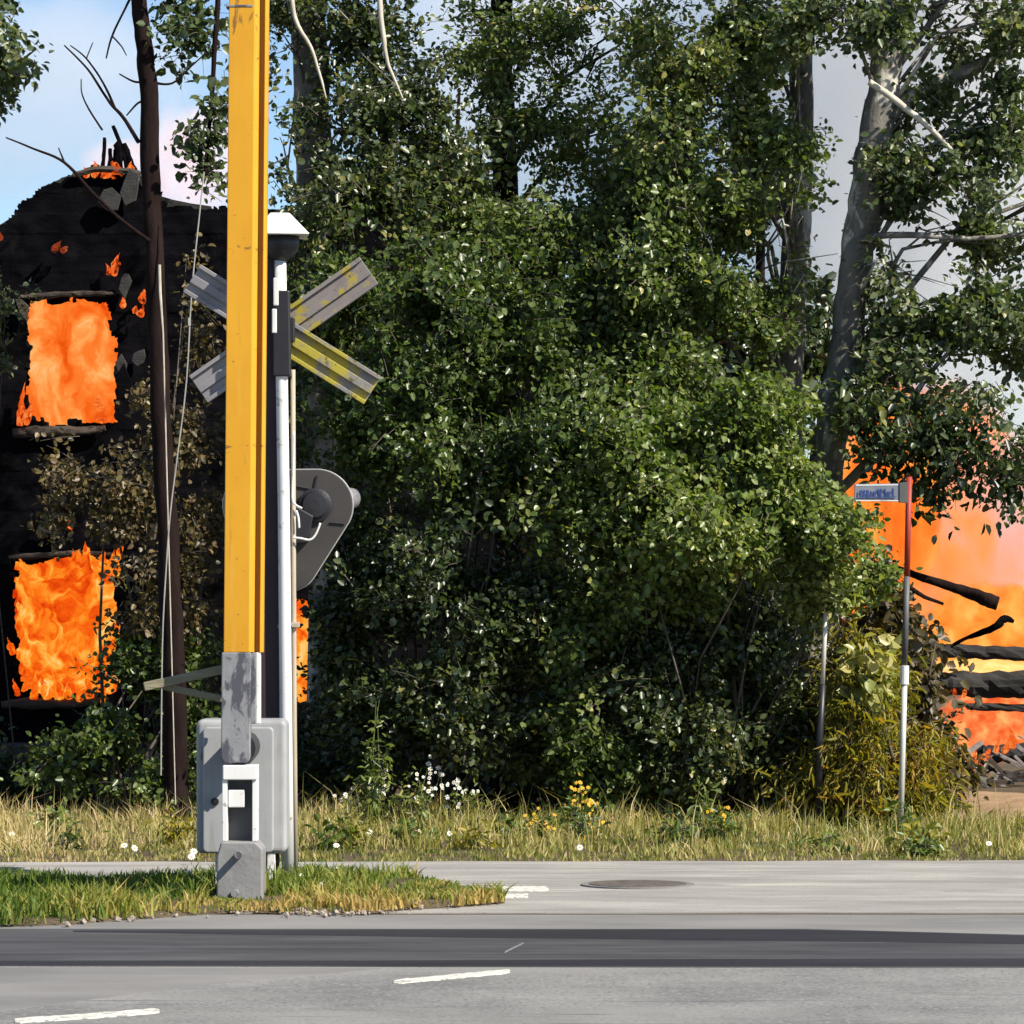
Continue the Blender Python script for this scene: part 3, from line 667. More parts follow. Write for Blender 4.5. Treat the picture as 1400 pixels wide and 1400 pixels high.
lean_root = tree('leaning_tree', 'leaning grey forked trunk with a thick bough reaching right over the fire', TG,
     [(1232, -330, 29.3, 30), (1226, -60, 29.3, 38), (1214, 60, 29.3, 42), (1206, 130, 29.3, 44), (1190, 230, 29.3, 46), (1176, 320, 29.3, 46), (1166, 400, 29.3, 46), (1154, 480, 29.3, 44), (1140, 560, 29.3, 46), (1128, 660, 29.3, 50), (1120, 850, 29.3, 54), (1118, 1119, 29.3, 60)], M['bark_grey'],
     [(1200, 20, 28.9, 80, 45, .5, 2300), (1120, 20, 28.9, 60, 60, .5, 1500), (1300, 10, 29.3, 80, 40, .6, 1500), (1385, 20, 29, 50, 60, .6, 1200), (1380, 190, 29, 36, 60, .5, 950), (1260, 260, 29.2, 60, 55, .5, 1700), (1330, 320, 29.2, 70, 60, .6, 2000), (1250, 370, 29, 50, 60, .4, 1100), (1340, 420, 29, 80, 60, .6, 2400), (1385, 480, 29, 60, 60, .6, 1100), (1290, 490, 29.1, 70, 40, .5, 600), (1350, 530, 28.9, 80, 30, .5, 420), (1245, 560, 29, 50, 30, .4, 350), (1390, 590, 28.9, 40, 40, .4, 600), (1290, 600, 28.9, 60, 24, .3, 160), (1350, 640, 28.9, 36, 20, .3, 120), (1260, 690, 28.9, 30, 10, .2, 60), (1395, 690, 28.9, 20, 26, .2, 120), (1190, 565, 28.8, 40, 40, .3, 900), (1225, 615, 28.8, 44, 34, .3, 900), (1285, 600, 28.8, 60, 44, .3, 1300), (1340, 640, 28.8, 50, 30, .3, 700), (1255, 660, 28.8, 44, 30, .25, 480), (1300, 60, 29.4, 90, 40, .5, 1000), (1380, 120, 29.0, 40, 60, .4, 800), (1250, 215, 29.2, 60, 40, .4, 900), (1310, 260, 29.2, 60, 40, .4, 1000), (1225, 360, 29.0, 40, 50, .3, 700), (1290, 430, 29.0, 60, 40, .4, 1000), (1240, 500, 28.9, 60, 30, .4, 350), (1275, 130, 29.3, 50, 50, .4, 800), (1335, 190, 29.2, 50, 50, .4, 900), (1230, 180, 29.4, 40, 60, .3, 500), (1215, 300, 29.6, 40, 70, .3, 700), (1225, 440, 29.3, 50, 60, .4, 900), (1200, 520, 29.2, 40, 50, .3, 600), (1480, 250, 29.2, 90, 150, .9, 2100), (1500, 460, 29.2, 80, 110, .8, 1000), (1300, -90, 29.4, 170, 80, 1.2, 2600), (1330, -220, 29.4, 190, 90, 1.3, 3000), (1250, -360, 29.4, 170, 100, 1.3, 2750), (1480, -100, 29.4, 130, 130, 1.2, 2500)],
     L_cool, 16, hole=.6, tone=.1, dens=.62, size=.058,
     branches=[[(1206, 170, 29.3, 22), (1235, 140, 29.3, 22), (1265, 122, 29.3, 21), (1320, 98, 29.3, 20), (1370, 76, 29.3, 17), (1430, 58, 29.3, 15), (1500, 30, 29.3, 12)],
               [(1172, 330, 29.2, 12), (1205, 322, 29.1, 10), (1262, 322, 29, 9), (1330, 326, 29, 7), (1400, 320, 29, 6)],
               [(1126, 690, 29.2, 12), (1180, 640, 29, 16), (1215, 595, 28.9, 14), (1250, 540, 28.9, 9), (1300, 480, 28.9, 6), (1370, 440, 28.9, 4)],
               [(1240, 420, 29, 5), (1290, 410, 29, 5), (1340, 412, 29, 4), (1390, 390, 29, 3)],
               [(1355, 80, 29.2, 4), (1356, 100, 29.2, 3), (1354, 122, 29.2, 2)]],
     dead=[[(1188, 112, 28.9, 9), (1215, 130, 28.9, 9), (1243, 152, 28.9, 9), (1268, 172, 28.9, 8), (1292, 196, 28.9, 7), (1312, 217, 28.9, 3)]])

o = foliage('hanging_sprays', [(1185, 560, 28.7, 34, 40, .3, 200), (1222, 610, 28.7, 44, 40, .3, 230), (1280, 600, 28.7, 60, 50, .3, 330), (1335, 630, 28.7, 50, 40, .3, 230), (1250, 655, 28.7, 40, 26, .25, 120), (1300, 668, 28.7, 40, 14, .2, 90), (1390, 660, 28.7, 30, 40, .25, 160), (1265, 690, 28.7, 30, 10, .2, 40)],
            616, [L_dark, M['twig']], lean_root, size=.08, wid=.6, per=9, droop=.3, spread=.07)
o['label'] = 'dark drooping leaf sprays in front of the blaze'
# shrubs: the dense middle mass
SG = 'shrubs of the overgrown plot'
shrub('tall_shrub', 'tall dark shrub standing just right of the crossbuck and signal board', SG, (560, 29.6),
      [(480, 430, 29.6, 80, 100, .8, 5200), (590, 430, 29.2, 90, 80, .8, 6200), (590, 390, 28.8, 70, 26, .4, 1300), (690, 450, 29.3, 80, 100, .8, 5600), (490, 620, 29.4, 80, 110, .7, 5600), (600, 590, 29, 100, 110, .9, 8600), (700, 620, 29.1, 80, 100, .8, 5600)],
      L_green, 31, nstem=14, hole=0.55, tone=-.12)
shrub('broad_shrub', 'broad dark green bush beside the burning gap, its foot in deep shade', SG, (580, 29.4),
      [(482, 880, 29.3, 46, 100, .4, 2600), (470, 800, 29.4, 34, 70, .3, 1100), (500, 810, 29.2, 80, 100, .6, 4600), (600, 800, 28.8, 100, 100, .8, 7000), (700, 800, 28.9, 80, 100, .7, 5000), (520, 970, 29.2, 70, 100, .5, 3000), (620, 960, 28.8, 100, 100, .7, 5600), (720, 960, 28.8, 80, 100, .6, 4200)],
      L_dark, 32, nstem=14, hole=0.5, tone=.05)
shrub('mottled_shrub', 'mottled green bush in the middle with a sunlit top', SG, (800, 29.2),
      [(800, 420, 29.6, 90, 90, .8, 5200), (790, 560, 29, 90, 90, .8, 6200), (790, 700, 28.6, 80, 90, .7, 5600), (800, 850, 28.6, 80, 100, .6, 5000), (820, 1000, 28.6, 90, 90, .5, 4200), (900, 490, 29.2, 70, 70, .6, 3600)],
      L_green, 33, nstem=12, hole=0.55)
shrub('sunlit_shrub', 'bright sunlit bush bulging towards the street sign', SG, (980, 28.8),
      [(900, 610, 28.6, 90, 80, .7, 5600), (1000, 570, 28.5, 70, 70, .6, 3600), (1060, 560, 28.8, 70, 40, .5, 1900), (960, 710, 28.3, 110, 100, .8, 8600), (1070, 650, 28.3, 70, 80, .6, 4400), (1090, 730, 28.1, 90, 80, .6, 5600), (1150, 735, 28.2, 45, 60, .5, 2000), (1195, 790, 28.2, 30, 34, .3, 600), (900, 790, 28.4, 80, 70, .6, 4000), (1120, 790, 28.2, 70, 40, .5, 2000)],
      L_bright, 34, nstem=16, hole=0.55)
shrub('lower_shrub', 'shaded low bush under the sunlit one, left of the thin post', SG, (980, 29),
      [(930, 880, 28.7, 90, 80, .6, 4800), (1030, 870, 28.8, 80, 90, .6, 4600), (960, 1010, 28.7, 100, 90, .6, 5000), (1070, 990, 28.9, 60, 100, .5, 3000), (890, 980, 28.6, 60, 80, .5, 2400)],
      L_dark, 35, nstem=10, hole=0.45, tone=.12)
shrub('golden_shrub', 'drooping yellow green bush at the foot of the street sign pole', SG, (1200, 28.6),
      [(1150, 960, 28.5, 60, 70, .5, 2600), (1180, 1040, 28.3, 80, 70, .5, 3600), (1120, 1050, 28.4, 50, 60, .4, 1700), (1245, 1040, 28.5, 40, 50, .4, 1200), (1250, 1085, 28.4, 60, 34, .4, 1300), (1205, 920, 28.8, 40, 40, .3, 900), (1150, 880, 28.8, 40, 40, .3, 800)],
      L_fern, 36, nstem=9, size=.095, wid=.13, per=22, up=.2, droop=.4, spread=.06, twig_len=.42, dens=1.0, hole=.45, tone=.1)
shrub('yellow_leafed_sapling', 'small sapling with pale yellow green leaves right of the thin post', SG, (1180, 28.4),
      [(1180, 905, 28.3, 26, 26, .2, 150), (1165, 930, 28.3, 22, 24, .2, 90), (1195, 930, 28.3, 14, 20, .2, 60)],
      L_bright, 37, nstem=4, size=.10, tone=.5)
shrub('scorched_shrub', 'scorched brownish twigs behind the street sign pole, beside the fire', SG, (1240, 30.5),
      [(1215, 830, 30.2, 40, 60, .4, 900), (1250, 890, 30.3, 40, 60, .4, 900), (1262, 950, 30.4, 30, 50, .4, 450), (1275, 1015, 30.5, 30, 40, .4, 450), (1230, 960, 30.3, 40, 60, .4, 900), (1285, 1065, 30.5, 34, 34, .4, 450)],
      L_dry, 38, nstem=12, size=.08, hole=.3, tone=-.1)
shrub('dry_shrub', 'scorched brown leaved shrub between the two burning windows', SG, (190, 29.9),
      [(275, 470, 29.9, 34, 70, .3, 520), (265, 380, 29.9, 26, 50, .3, 260), (180, 540, 29.9, 60, 30, .3, 420), (140, 640, 29.9, 80, 50, .5, 1700), (250, 600, 29.8, 60, 50, .5, 1600), (200, 690, 29.7, 100, 50, .6, 2200), (270, 700, 29.6, 40, 70, .5, 1500), (90, 700, 29.9, 50, 40, .4, 600), (240, 800, 29.6, 70, 80, .5, 2200), (185, 840, 29.6, 40, 60, .4, 900)],
      L_dry, 39, nstem=7, hole=.7, tone=0, dens=.62, size=.048)
shrub('green_shrub', 'low green shrub right of the lower burning window', SG, (180, 29.5),
      [(190, 930, 29.4, 60, 60, .4, 1900), (150, 1000, 29.4, 70, 60, .4, 2200), (250, 1000, 29.4, 60, 60, .4, 2000), (90, 1040, 29.5, 60, 40, .4, 1600), (270, 900, 29.5, 40, 60, .4, 1000), (240, 1070, 29.2, 80, 40, .4, 2000)],
      L_green, 40, nstem=12, hole=.6, tone=.0, dens=.7)
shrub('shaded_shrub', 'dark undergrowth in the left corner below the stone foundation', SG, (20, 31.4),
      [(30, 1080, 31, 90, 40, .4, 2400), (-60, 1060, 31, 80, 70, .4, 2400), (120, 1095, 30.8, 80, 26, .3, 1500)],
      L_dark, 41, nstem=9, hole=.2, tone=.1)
shrub('pale_leaved_bush', 'small pale leaved bush left of the upper burning window', SG, (-10, 33.6),
      [(0, 410, 33.5, 26, 40, .3, 240), (-30, 480, 33.5, 40, 60, .3, 500)], L_cool, 42, nstem=4)
shrub('dark_thicket', 'dark thicket under the broad trunk behind the signal mast', SG, (460, 30.4),
      [(410, 1010, 30.4, 60, 80, .4, 1700), (480, 1060, 30.2, 80, 50, .4, 2200), (400, 560, 30.6, 50, 110, .5, 900), (390, 740, 30.8, 40, 80, .4, 400), (580, 1075, 30.2, 80, 40, .4, 2200), (700, 1075, 30.2, 90, 44, .4, 2400), (840, 1075, 30, 80, 40, .4, 2000), (980, 1085, 29.8, 90, 36, .4, 2000)], L_dark, 43, nstem=8, hole=.3)
# darker trees further back, behind the plot
for k, (px, Y, lab) in enumerate([(620, 38, 'dark background tree behind the tall shrub'), (880, 39, 'dark background tree glimpsed between mid crowns'), (1040, 40, 'dark background tree behind the straight grey trunk')]):
    tree('background_tree', lab, 'background trees', [(px + 8, 120, Y, 4), (px, 330, Y, 12), (px - 4, 600, Y, 22), (px, 1050, Y, 30)], M['bark_dark'],
         [(px, 250, Y, 60, 70, .8, 900), (px, 480, Y, 130, 90, 1.2, 5000), (px - 40, 620, Y, 130, 110, 1.2, 5000), (px + 40, 800, Y, 140, 120, 1.2, 5000), (px, 960, Y, 140, 100, 1.1, 4200)], L_dark, 60 + k, size=.12, hole=.2)

# ------------------------------------------------------------------ burning house
HY = 34.7
house = empty('burning_house', Vector((X(300, HY), HY, 0)), 'charred black two storey house with flames in its windows, behind the trees', 'house')
def hx(px): return X(px, HY)
def hz(py): return CAMZ + (HOR - py) * HY / F
roofline = [(-260, 430), (-10, 308), (12, 290), (40, 262), (66, 246), (92, 236), (120, 230), (150, 226), (185, 232), (200, 250), (214, 268), (235, 274), (320, 284), (480, 286), (760, 300)]
wins = [(36, 155, 408, 578), (20, 158, 764, 950), (398, 470, 815, 958)]
m = MB(); cell = 4.0
nx = int((760 + 260) / cell); nzc = int((1082 - 220) / cell)
idx = {}
R = random.Random(77)
def vert(i, j):
    if (i, j) not in idx:
        px = -260 + i * cell; py = 1082 - j * cell
        jx, jz = R.uniform(-1.3, 1.3), R.uniform(-1.3, 1.3)
        idx[(i, j)] = len(m.v)
        q = P(px + jx, py + jz, HY); q.y += .03 * mnoise.noise(q * 2.2) + .02 * mnoise.noise(q * 6.5) + .006 * ((int(q.z / .18) % 2))
        m.v.append(tuple(q))
    return idx[(i, j)]
for i in range(nx):
    for j in range(nzc):
        px = -260 + (i + .5) * cell; py = 1082 - (j + .5) * cell
        nzv = mnoise.fractal(Vector((px * .035, py * .035, 3)), 1, 2, 4) * 13
        if py < np.interp(px, [p[0] for p in roofline], [p[1] for p in roofline]) + nzv * .8 + 4: continue
        hole = False
        for (x0, x1, y0, y1) in wins:
            if x0 + nzv * .45 < px < x1 + nzv * .9 and y0 + nzv * .5 < py < y1 + nzv * .6: hole = True
        if hole: continue
        m.f.append((vert(i, j), vert(i + 1, j), vert(i + 1, j + 1), vert(i, j + 1))); m.m.append(0)
wall = m.build('wall', M['char'], house)
sd = wall.modifiers.new('thick', 'SOLIDIFY'); sd.thickness = .2; sd.offset = -1
# foundation
fm = MB(); fm.box((hx(100), HY + .06, hz(1030) / 2 - .1), (hx(460) - hx(-260), .4, hz(1000) + .2)); fm.build('foundation', M['stone'], house, bevel=.03)
# other walls, floor and roof slopes behind
sm = MB()
sm.box((hx(-258), HY + 3.2, hz(430) / 2), (.2, 6, hz(430))); sm.box((hx(758), HY + 3.2, hz(300) / 2), (.2, 6, hz(300)))
sm.box((hx(250), HY + 6.3, hz(440) / 2), (hx(758) - hx(-258), .2, hz(440)))
sm.build('side_wall', M['char'], house)
fl = MB(); fl.box((hx(250), HY + 3.2, hz(680)), (hx(750) - hx(-250), 5.9, .2)); fl.build('floor', M['char'], house)
for nm_, pts, dep in (('roof', [(-275, 440), (-10, 312), (66, 250), (120, 234)], 4.5), ('roof', [(190, 236), (216, 268), (320, 286), (480, 290), (780, 306)], 4.5)):
    rm = MB(); sp = spline(pts, 4)
    for a, b in zip(sp[:-1], sp[1:]):
        for t in range(6):
            y0, y1 = HY + .03 + dep * t / 6, HY + .03 + dep * (t + 1) / 6
            q = [P(a[0], a[1], HY), P(b[0], b[1], HY)]
            sag = [.05 * mnoise.noise(Vector((q[0].x * 3, y, 0))) for y in (y0, y1)]
            vs = [(q[0].x, y0, q[0].z + sag[0]), (q[1].x, y0, q[1].z + sag[0]), (q[1].x, y1, q[1].z + sag[1]), (q[0].x, y1, q[0].z + sag[1])]
            vs += [(x, y, z - .1) for x, y, z in vs]
            rm.add(vs, [(0, 1, 2, 3), (7, 6, 5, 4), (0, 4, 5, 1), (1, 5, 6, 2), (2, 6, 7, 3), (3, 7, 4, 0)])
    rm.build('roof', M['roofing'], house)
# window trim and charred remains
for (x0, x1, y0, y1) in wins[:2]:
    sl_ = MB(); limb(sl_, [(x0 - 18, y1 + 14, HY - .08, 12), (x0 + 20, y1 + 11, HY - .08, 16), (x0 + 70, y1 + 12, HY - .08, 14), (x1 - 10, y1 + 7, HY - .08, 9)], x0, 7, .22, 7)
    sl_.build('window_sill', M['charbrown'], house, bevel=.01)
    li = MB(); limb(li, [(x0 - 8, y0 - 2, HY - .06, 6), (x0 + 40, y0 - 5, HY - .06, 9), (x0 + 90, y0 - 7, HY - .06, 8), (x1 + 4, y0 - 6, HY - .06, 4)], x1, 7, .25, 7); li.build('window_lintel', M['charbrown'], house, bevel=.01)
R = random.Random(9)
def shard(px, py, w_, h_, mat, rot=0, name='charred_board', y=HY - .1):
    mm = MB(); n_ = R.choice([5, 6, 7]); pts = []
    for k in range(n_):
        a = 2 * math.pi * k / n_; rr = R.uniform(.55, 1.25)
        u = math.cos(a) * w_ / 2 * rr; v = math.sin(a) * h_ / 2 * rr
        pts.append((u * math.cos(rot) - v * math.sin(rot), u * math.sin(rot) + v * math.cos(rot)))
    mm.prism(pts, lambda u, v, d: P(px + u, py - v, y) + Vector((0, d, 0)), -.02, .03)
    return mm.build(name, mat, house, bevel=.006)
shard(150, 272, 34, 46, M['ashgrey'], .2); shard(178, 256, 36, 52, M['ashgrey'], -.1); 
shard(172, 385, 20, 40, M['ashgrey'], .05); shard(190, 488, 22, 26, M['ashgrey']); shard(168, 530, 26, 60, M['char'], .1, y=HY - .2)
shard(165, 500, 16, 34, M['ashgrey'], .3); shard(30, 420, 16, 40, M['charbrown'], .2)
shard(70, 726, 70, 14, M['ashgrey'], -.25); 
# splintered rafters at the burning peak
for pts, wd in ([[(140, 238), (142, 212), (143, 188)], 7], [[(176, 240), (168, 205), (154, 172)], 8], [[(160, 238), (162, 205), (158, 196)], 16], [[(185, 240), (178, 220), (170, 196)], 10], [[(150, 232), (151, 214), (150, 203)], 8]):
    rm = MB(); limb(rm, [(a, b, HY + .1, wd * (1 - .18 * i)) for i, (a, b) in enumerate(pts)], int(wd * 10), 6, .2, 4); rm.build('rafter', M['char'], house)
cb = MB(); limb(cb, [(100, 240, HY - .05, 8), (130, 232, HY - .05, 9), (175, 234, HY - .05, 10), (192, 238, HY - .05, 8)], 4, 6, .2, 4); cb.build('rafter', M['charbrown'], house)

# ------------------------------------------------------------------ flames
def fire_mass(name, x0, x1, y0, y1, Y, dep, mat, label, seed, lump=.08, res=26):
    """a rolling body of fire filling a room behind an opening"""
    m = MB(); nu, nv = res, res
    A = P(x0, y1, Y); B = P(x1, y0, Y)
    def pt(u, v, s):
        x = A.x + (B.x - A.x) * u; z = A.z + (B.z - A.z) * v
        e = min(u, 1 - u, v, 1 - v) * 4; e = min(1, e) ** .5
        q = Vector((x, 0, z)) * 3.2 + Vector((seed * 3.1, s * 7, 0))
        d = dep * .5 * e + lump * (mnoise.fractal(q, 1, 2, 4))
        return (x + lump * .6 * mnoise.noise(q + Vector((9, 0, 0))), Y - s * max(d, .01), z + lump * .6 * mnoise.noise(q + Vector((0, 0, 9))))
    for s in (1, -1):
        b = len(m.v)
        vs = [pt(i / nu, j / nv, s) for j in range(nv + 1) for i in range(nu + 1)]
        fs = [(j * (nu + 1) + i, j * (nu + 1) + i + 1, (j + 1) * (nu + 1) + i + 1, (j + 1) * (nu + 1) + i) for j in range(nv) for i in range(nu)]
        m.add(vs, fs)
    o = m.build(name, mat, smooth=True); tag(o, label, 'fire', 'fires in the burning house'); return o
def tongues(name, specs, mat, label, seed, group='fires in the burning house'):
    """specs: (px, py_base, Y, w_px, h_px, lean_px): twisted tapering tongues of flame, each a part of one fire"""
    R = random.Random(seed)
    c = P(sum(q[0] for q in specs) / len(specs), max(q[1] for q in specs), sum(q[2] for q in specs) / len(specs))
    root = empty(name, c, label, 'fire', group)
    for (px, py, Y, w_, h_, lean) in specs:
        pts = []; n_ = 7; off = 0
        for k in range(n_ + 1):
            t = k / n_
            prof = (math.sin(math.pi * min(1, t * .72 + .24)) ** .9) * (1 - t) ** .6
            off += R.uniform(-.16, .16) * w_
            q = P(px + lean * t + off * t, py - h_ * t, Y); q.y += R.uniform(-.03, .03)
            pts.append((*q, max(.002, w_ * .5 * Y / F * prof * R.uniform(.75, 1.2))))
        sp = spline(pts, 3); m = MB()
        m.tube([q[:3] for q in sp], [max(.001, float(q[3])) for q in sp], 10, 0, .07, R)
        m.build('flame_tongue', mat, root, smooth=True)
    return root
fire_mass('flames', 12, 182, 392, 600, HY + .55, .5, M['fire_up'], 'orange wall of fire filling the upper house window', 2, .10)
fire_mass('flames', 8, 172, 745, 968, HY + .5, .5, M['fire_low'], 'bright yellow orange fire filling the lower house window', 5, .12)
fire_mass('flames', 385, 480, 805, 965, HY + .5, .4, M['fire_low'], 'narrow strip of fire in the window behind the signal mast', 8, .10)
R = random.Random(44)
tongues('flames', [(R.uniform(100, 160), R.uniform(765, 800), HY - .12, R.uniform(9, 18), R.uniform(16, 34), R.uniform(-8, 12)) for k in range(9)] +
        [(R.uniform(128, 150), 960 - k * 14, HY - .12, R.uniform(8, 16), R.uniform(16, 34), R.uniform(-4, 8)) for k in range(4)] +
        [(R.uniform(18, 34), 950 - k * 28, HY - .10, R.uniform(8, 16), R.uniform(20, 40), R.uniform(-6, 4)) for k in range(5)] +
        [(R.uniform(40, 140), 955, HY - .12, R.uniform(10, 20), R.uniform(16, 40), R.uniform(-6, 6)) for k in range(7)],
        M['fire_tongue'], 'flame tongues licking round the frame of the lower window', 3)
tongues('flames', [(28, 582, HY - .12, 14, 60, 6), (36, 580, HY - .12, 12, 36, 4), (26, 570, HY - .11, 9, 40, 8), (134, 575, HY - .1, 16, 26, 4), (140, 576, HY - .1, 12, 16, 4), (132, 555, HY - .1, 10, 16, 2)],
        M['fire_red'], 'small flames curling over the sill of the upper window', 4)
tongues('flames', [(156, 374, HY - .12, 14, 28, 2), (150, 376, HY - .12, 10, 16, -3), (162, 366, HY - .12, 8, 16, 0)], M['fire_red'], 'small pale flame on the gable above the upper window', 6)
tongues('flames', [(168, 418, HY - .12, 12, 12, 6), (190, 432, HY - .12, 12, 16, 10), (194, 412, HY - .12, 14, 20, 5), (184, 426, HY - .12, 8, 10, 4)], M['fire_red'], 'scattered small flames right of the upper window head', 7)
tongues('flames', [(130, 240, HY + .02, 18, 20, 2), (160, 240, HY - .02, 26, 20, -2), (145, 242, HY, 20, 14, 2), (178, 238, HY + .02, 14, 18, 2), (118, 240, HY, 12, 12, 0)], M['fire_red'], 'glowing flames among the broken rafters at the house peak', 8)
tongues('flames', [(74, 343, HY - .14, 12, 14, 6), (84, 344, HY - .14, 9, 9, 9), (0, 328, HY - .14, 8, 14, 0)], M['ember'], 'dull red embers on the sooty gable wall', 9)
tongues('flames', [(95, 722, HY - .14, 12, 18, 6), (90, 716, HY - .14, 8, 14, 4)], M['fire_red'], 'tiny flame above the head of the lower window', 10)

# blaze and smoke at the right
PINK = [(.16, (236, 72, 18)), (.28, (254, 118, 34)), (.42, (255, 150, 62)), (.55, (255, 160, 108)), (.68, (250, 168, 150)), (.82, (214, 190, 186))]  # pink and greyish stops: firelight on the smoke, given as its own emission
lick = volume_mat('side_blaze', (.7, .6, .5), .2, [(.2, (226, 58, 14)), (.4, (252, 104, 28)), (.55, (255, 146, 46)), (.72, (255, 190, 96))], 10.5, 1.9, (1, 1, .6), .38, .46, 2.4, absorb=9.0)
o = gas_ball('blaze', 1215, 672, 36.3, .6, .45, 1.3, lick, .22); tag(o, 'deep orange flames rising left of the street sign pole, behind the sunlit bush', 'fire', 'fires of the collapsed building')
big = volume_mat('blaze', (.8, .72, .68), .3, PINK, 6.5, 1.9, (1, 1, .75), .34, .50, 2.4, absorb=5.6, zgrad=(-.04, .24))
o = gas_ball('blaze', 1275, 730, 37.0, 1.25, .8, 1.75, big, .25); tag(o, 'large orange blaze with pink glowing smoke behind the street sign', 'fire', 'fires of the collapsed building')
FL = [(.18, (235, 74, 20)), (.36, (254, 118, 36)), (.54, (255, 156, 58)), (.75, (255, 200, 110))]
low = volume_mat('low_blaze', (.7, .6, .5), .3, FL, 11.0, 3.0, (1, 1, .7), .38, .48, 2.4, absorb=9.0)
o = gas_ball('blaze', 1370, 870, 36.4, .95, .6, .62, low, .25); tag(o, 'bright yellow orange flames rising from the charred logs at the right edge', 'fire', 'fires of the collapsed building')
red = volume_mat('red_blaze', (.7, .6, .5), .4, [(.3, (196, 52, 16)), (.44, (238, 92, 34)), (.56, (252, 140, 80)), (.7, (255, 196, 120))], 11, 3.4, (1, 1, .8), .38, .47, 2.6, absorb=9.0)
o = gas_ball('blaze', 1362, 992, 36.1, .68, .45, .42, red, .25); tag(o, 'flames burning under the charred logs above the debris', 'fire', 'fires of the collapsed building')
sm_ = volume_mat('smoke', (.97, .965, .97), .75, None, 0, 2.4, (1, 1, .7), .30, .66, 2.0, -.3)
o = gas_ball('smoke', 1290, 150, 46, 4.0, 2.6, 6.4, sm_, .6); tag(o, kind='stuff')
sm2 = volume_mat('smoke_thin', (.98, .97, .96), .35, None, 0, 2.2, (1, 1, .7), .36, .70, 2.0, -.3)
o = gas_ball('smoke', 760, 120, 48, 4.0, 2.5, 4.2, sm2, .6); tag(o, kind='stuff')
sm3 = volume_mat('smoke_wisps', (.97, .97, .97), .30, None, 0, 1.6, (1, 1, 1.4), .42, .72, 1.8, .1)
o = gas_ball('smoke', 60, 120, 60, 4.5, 2.0, 2.6, sm3, .6); tag(o, kind='stuff')
glow = volume_mat('roof_blaze', (.9, .85, .82), .5, [(.3, (255, 150, 110)), (.5, (255, 205, 185)), (.7, (252, 232, 228))], 1.5, 2.6, (1, 1, .7), .40, .6, 2.2, absorb=.8)
o = gas_ball('roof_blaze', 265, 225, 38.5, .75, .4, .85, glow, .3); tag(o, 'pale pink glow of burning roof behind the slender trunk', 'fire', 'fires in the burning house')
o = gas_ball('roof_blaze', 165, 225, 36.2, .5, .3, .34, glow, .3); tag(o, 'faint pink glow around the burnt rafters at the peak', 'fire', 'fires in the burning house')

# collapsed log building at the right
ruin = empty('collapsed_building', Vector((X(1370, 35.6), 35.6, 0)), 'charred log wall remains with fire between the logs at the right edge', 'ruin')
RY = 35.6
for (a, b, wd, seed) in ((((1262, 889), (1560, 896)), 0, 18, 1), (((1280, 936), (1580, 930)), 0, 32, 2), (((1325, 966), (1590, 969)), 0, 10, 3), (((1345, 1030), (1600, 1022)), 0, 24, 4), (((1330, 1068), (1600, 1060)), 0, 26, 5)):
    m = MB(); (p0, p1) = a
    limb(m, [(p0[0], p0[1], RY, wd * .6), (p0[0] + 12, p0[1], RY, wd), ((p0[0] + p1[0]) / 2, (p0[1] + p1[1]) / 2 + 2, RY, wd * 1.08), (p1[0], p1[1], RY, wd)], 300 + seed, 11, .2, 12)
    m.build('log', M['logchar'], ruin)
for px in (1420, 1575):
    m = MB(); limb(m, [(px, 880, RY + .12, 20), (px, 1000, RY + .12, 22), (px, 1082, RY + .12, 24)], 400 + px, 8, .1, 6); m.build('post', M['char'], ruin)
hot = volume_mat('gap_blaze', (.7, .6, .5), .3, [(.2, (255, 130, 40)), (.42, (255, 186, 86)), (.6, (255, 226, 160))], 5.5, 3.0, (1, 1, .8), .30, .46, 3.0, absorb=3.0)
o = gas_ball('blaze', 1345, 912, 35.95, .62, .22, .10, hot, .25); tag(o, 'pale yellow fire glowing through the upper gap between the charred logs', 'fire', 'fires of the collapsed building')
tongues('flames', [(1252 + k * 13, 950 + R.uniform(-4, 4), RY - .1, R.uniform(7, 14), R.uniform(10, 22), R.uniform(-3, 5)) for k in range(6)], M['fire_red'], 'small flames at the left ends of the charred logs', 22, 'fires of the collapsed building')
tongues('flames', [(1318 + k * 11, 1056 - k * 6 + R.uniform(-4, 4), 34.4, R.uniform(9, 16), R.uniform(18, 34), R.uniform(2, 10)) for k in range(7)], M['fire_red'], 'red orange flames creeping over the debris below the logs', 23, 'fires of the collapsed building')
R = random.Random(71)
for k in range(30):
    px = R.uniform(1300, 1440); py = R.uniform(1015, 1085); Y = 34.4 + R.uniform(-.3, .4); a = R.choice([R.uniform(-.7, .5), R.uniform(-1.2, 1.2)]); L = R.uniform(16, 80)
    m = MB(); m.bar(P(px - L / 2 * math.cos(a), py + L / 2 * math.sin(a), Y), P(px + L / 2 * math.cos(a), py - L / 2 * math.sin(a), Y + R.uniform(-.2, .2)), R.uniform(.015, .06), R.uniform(.015, .035))
    tag(m.build('charred_board', R.choice([M['char'], M['charbrown'], M['driftgrey'], M['driftgrey'], M['driftgrey']]), bevel=.004), 'charred board in the debris heap at the right edge', 'board', 'charred boards in the debris heap')
m = MB(); m.bar(P(1352, 1097, 33.6), P(1440, 1101, 33.6), .07, .05)
tag(m.build('pale_plank', M['ivory'], bevel=.005), 'clean pale plank lying before the debris heap', 'plank')
m = MB(); n_ = 18
vs = []; fs = []
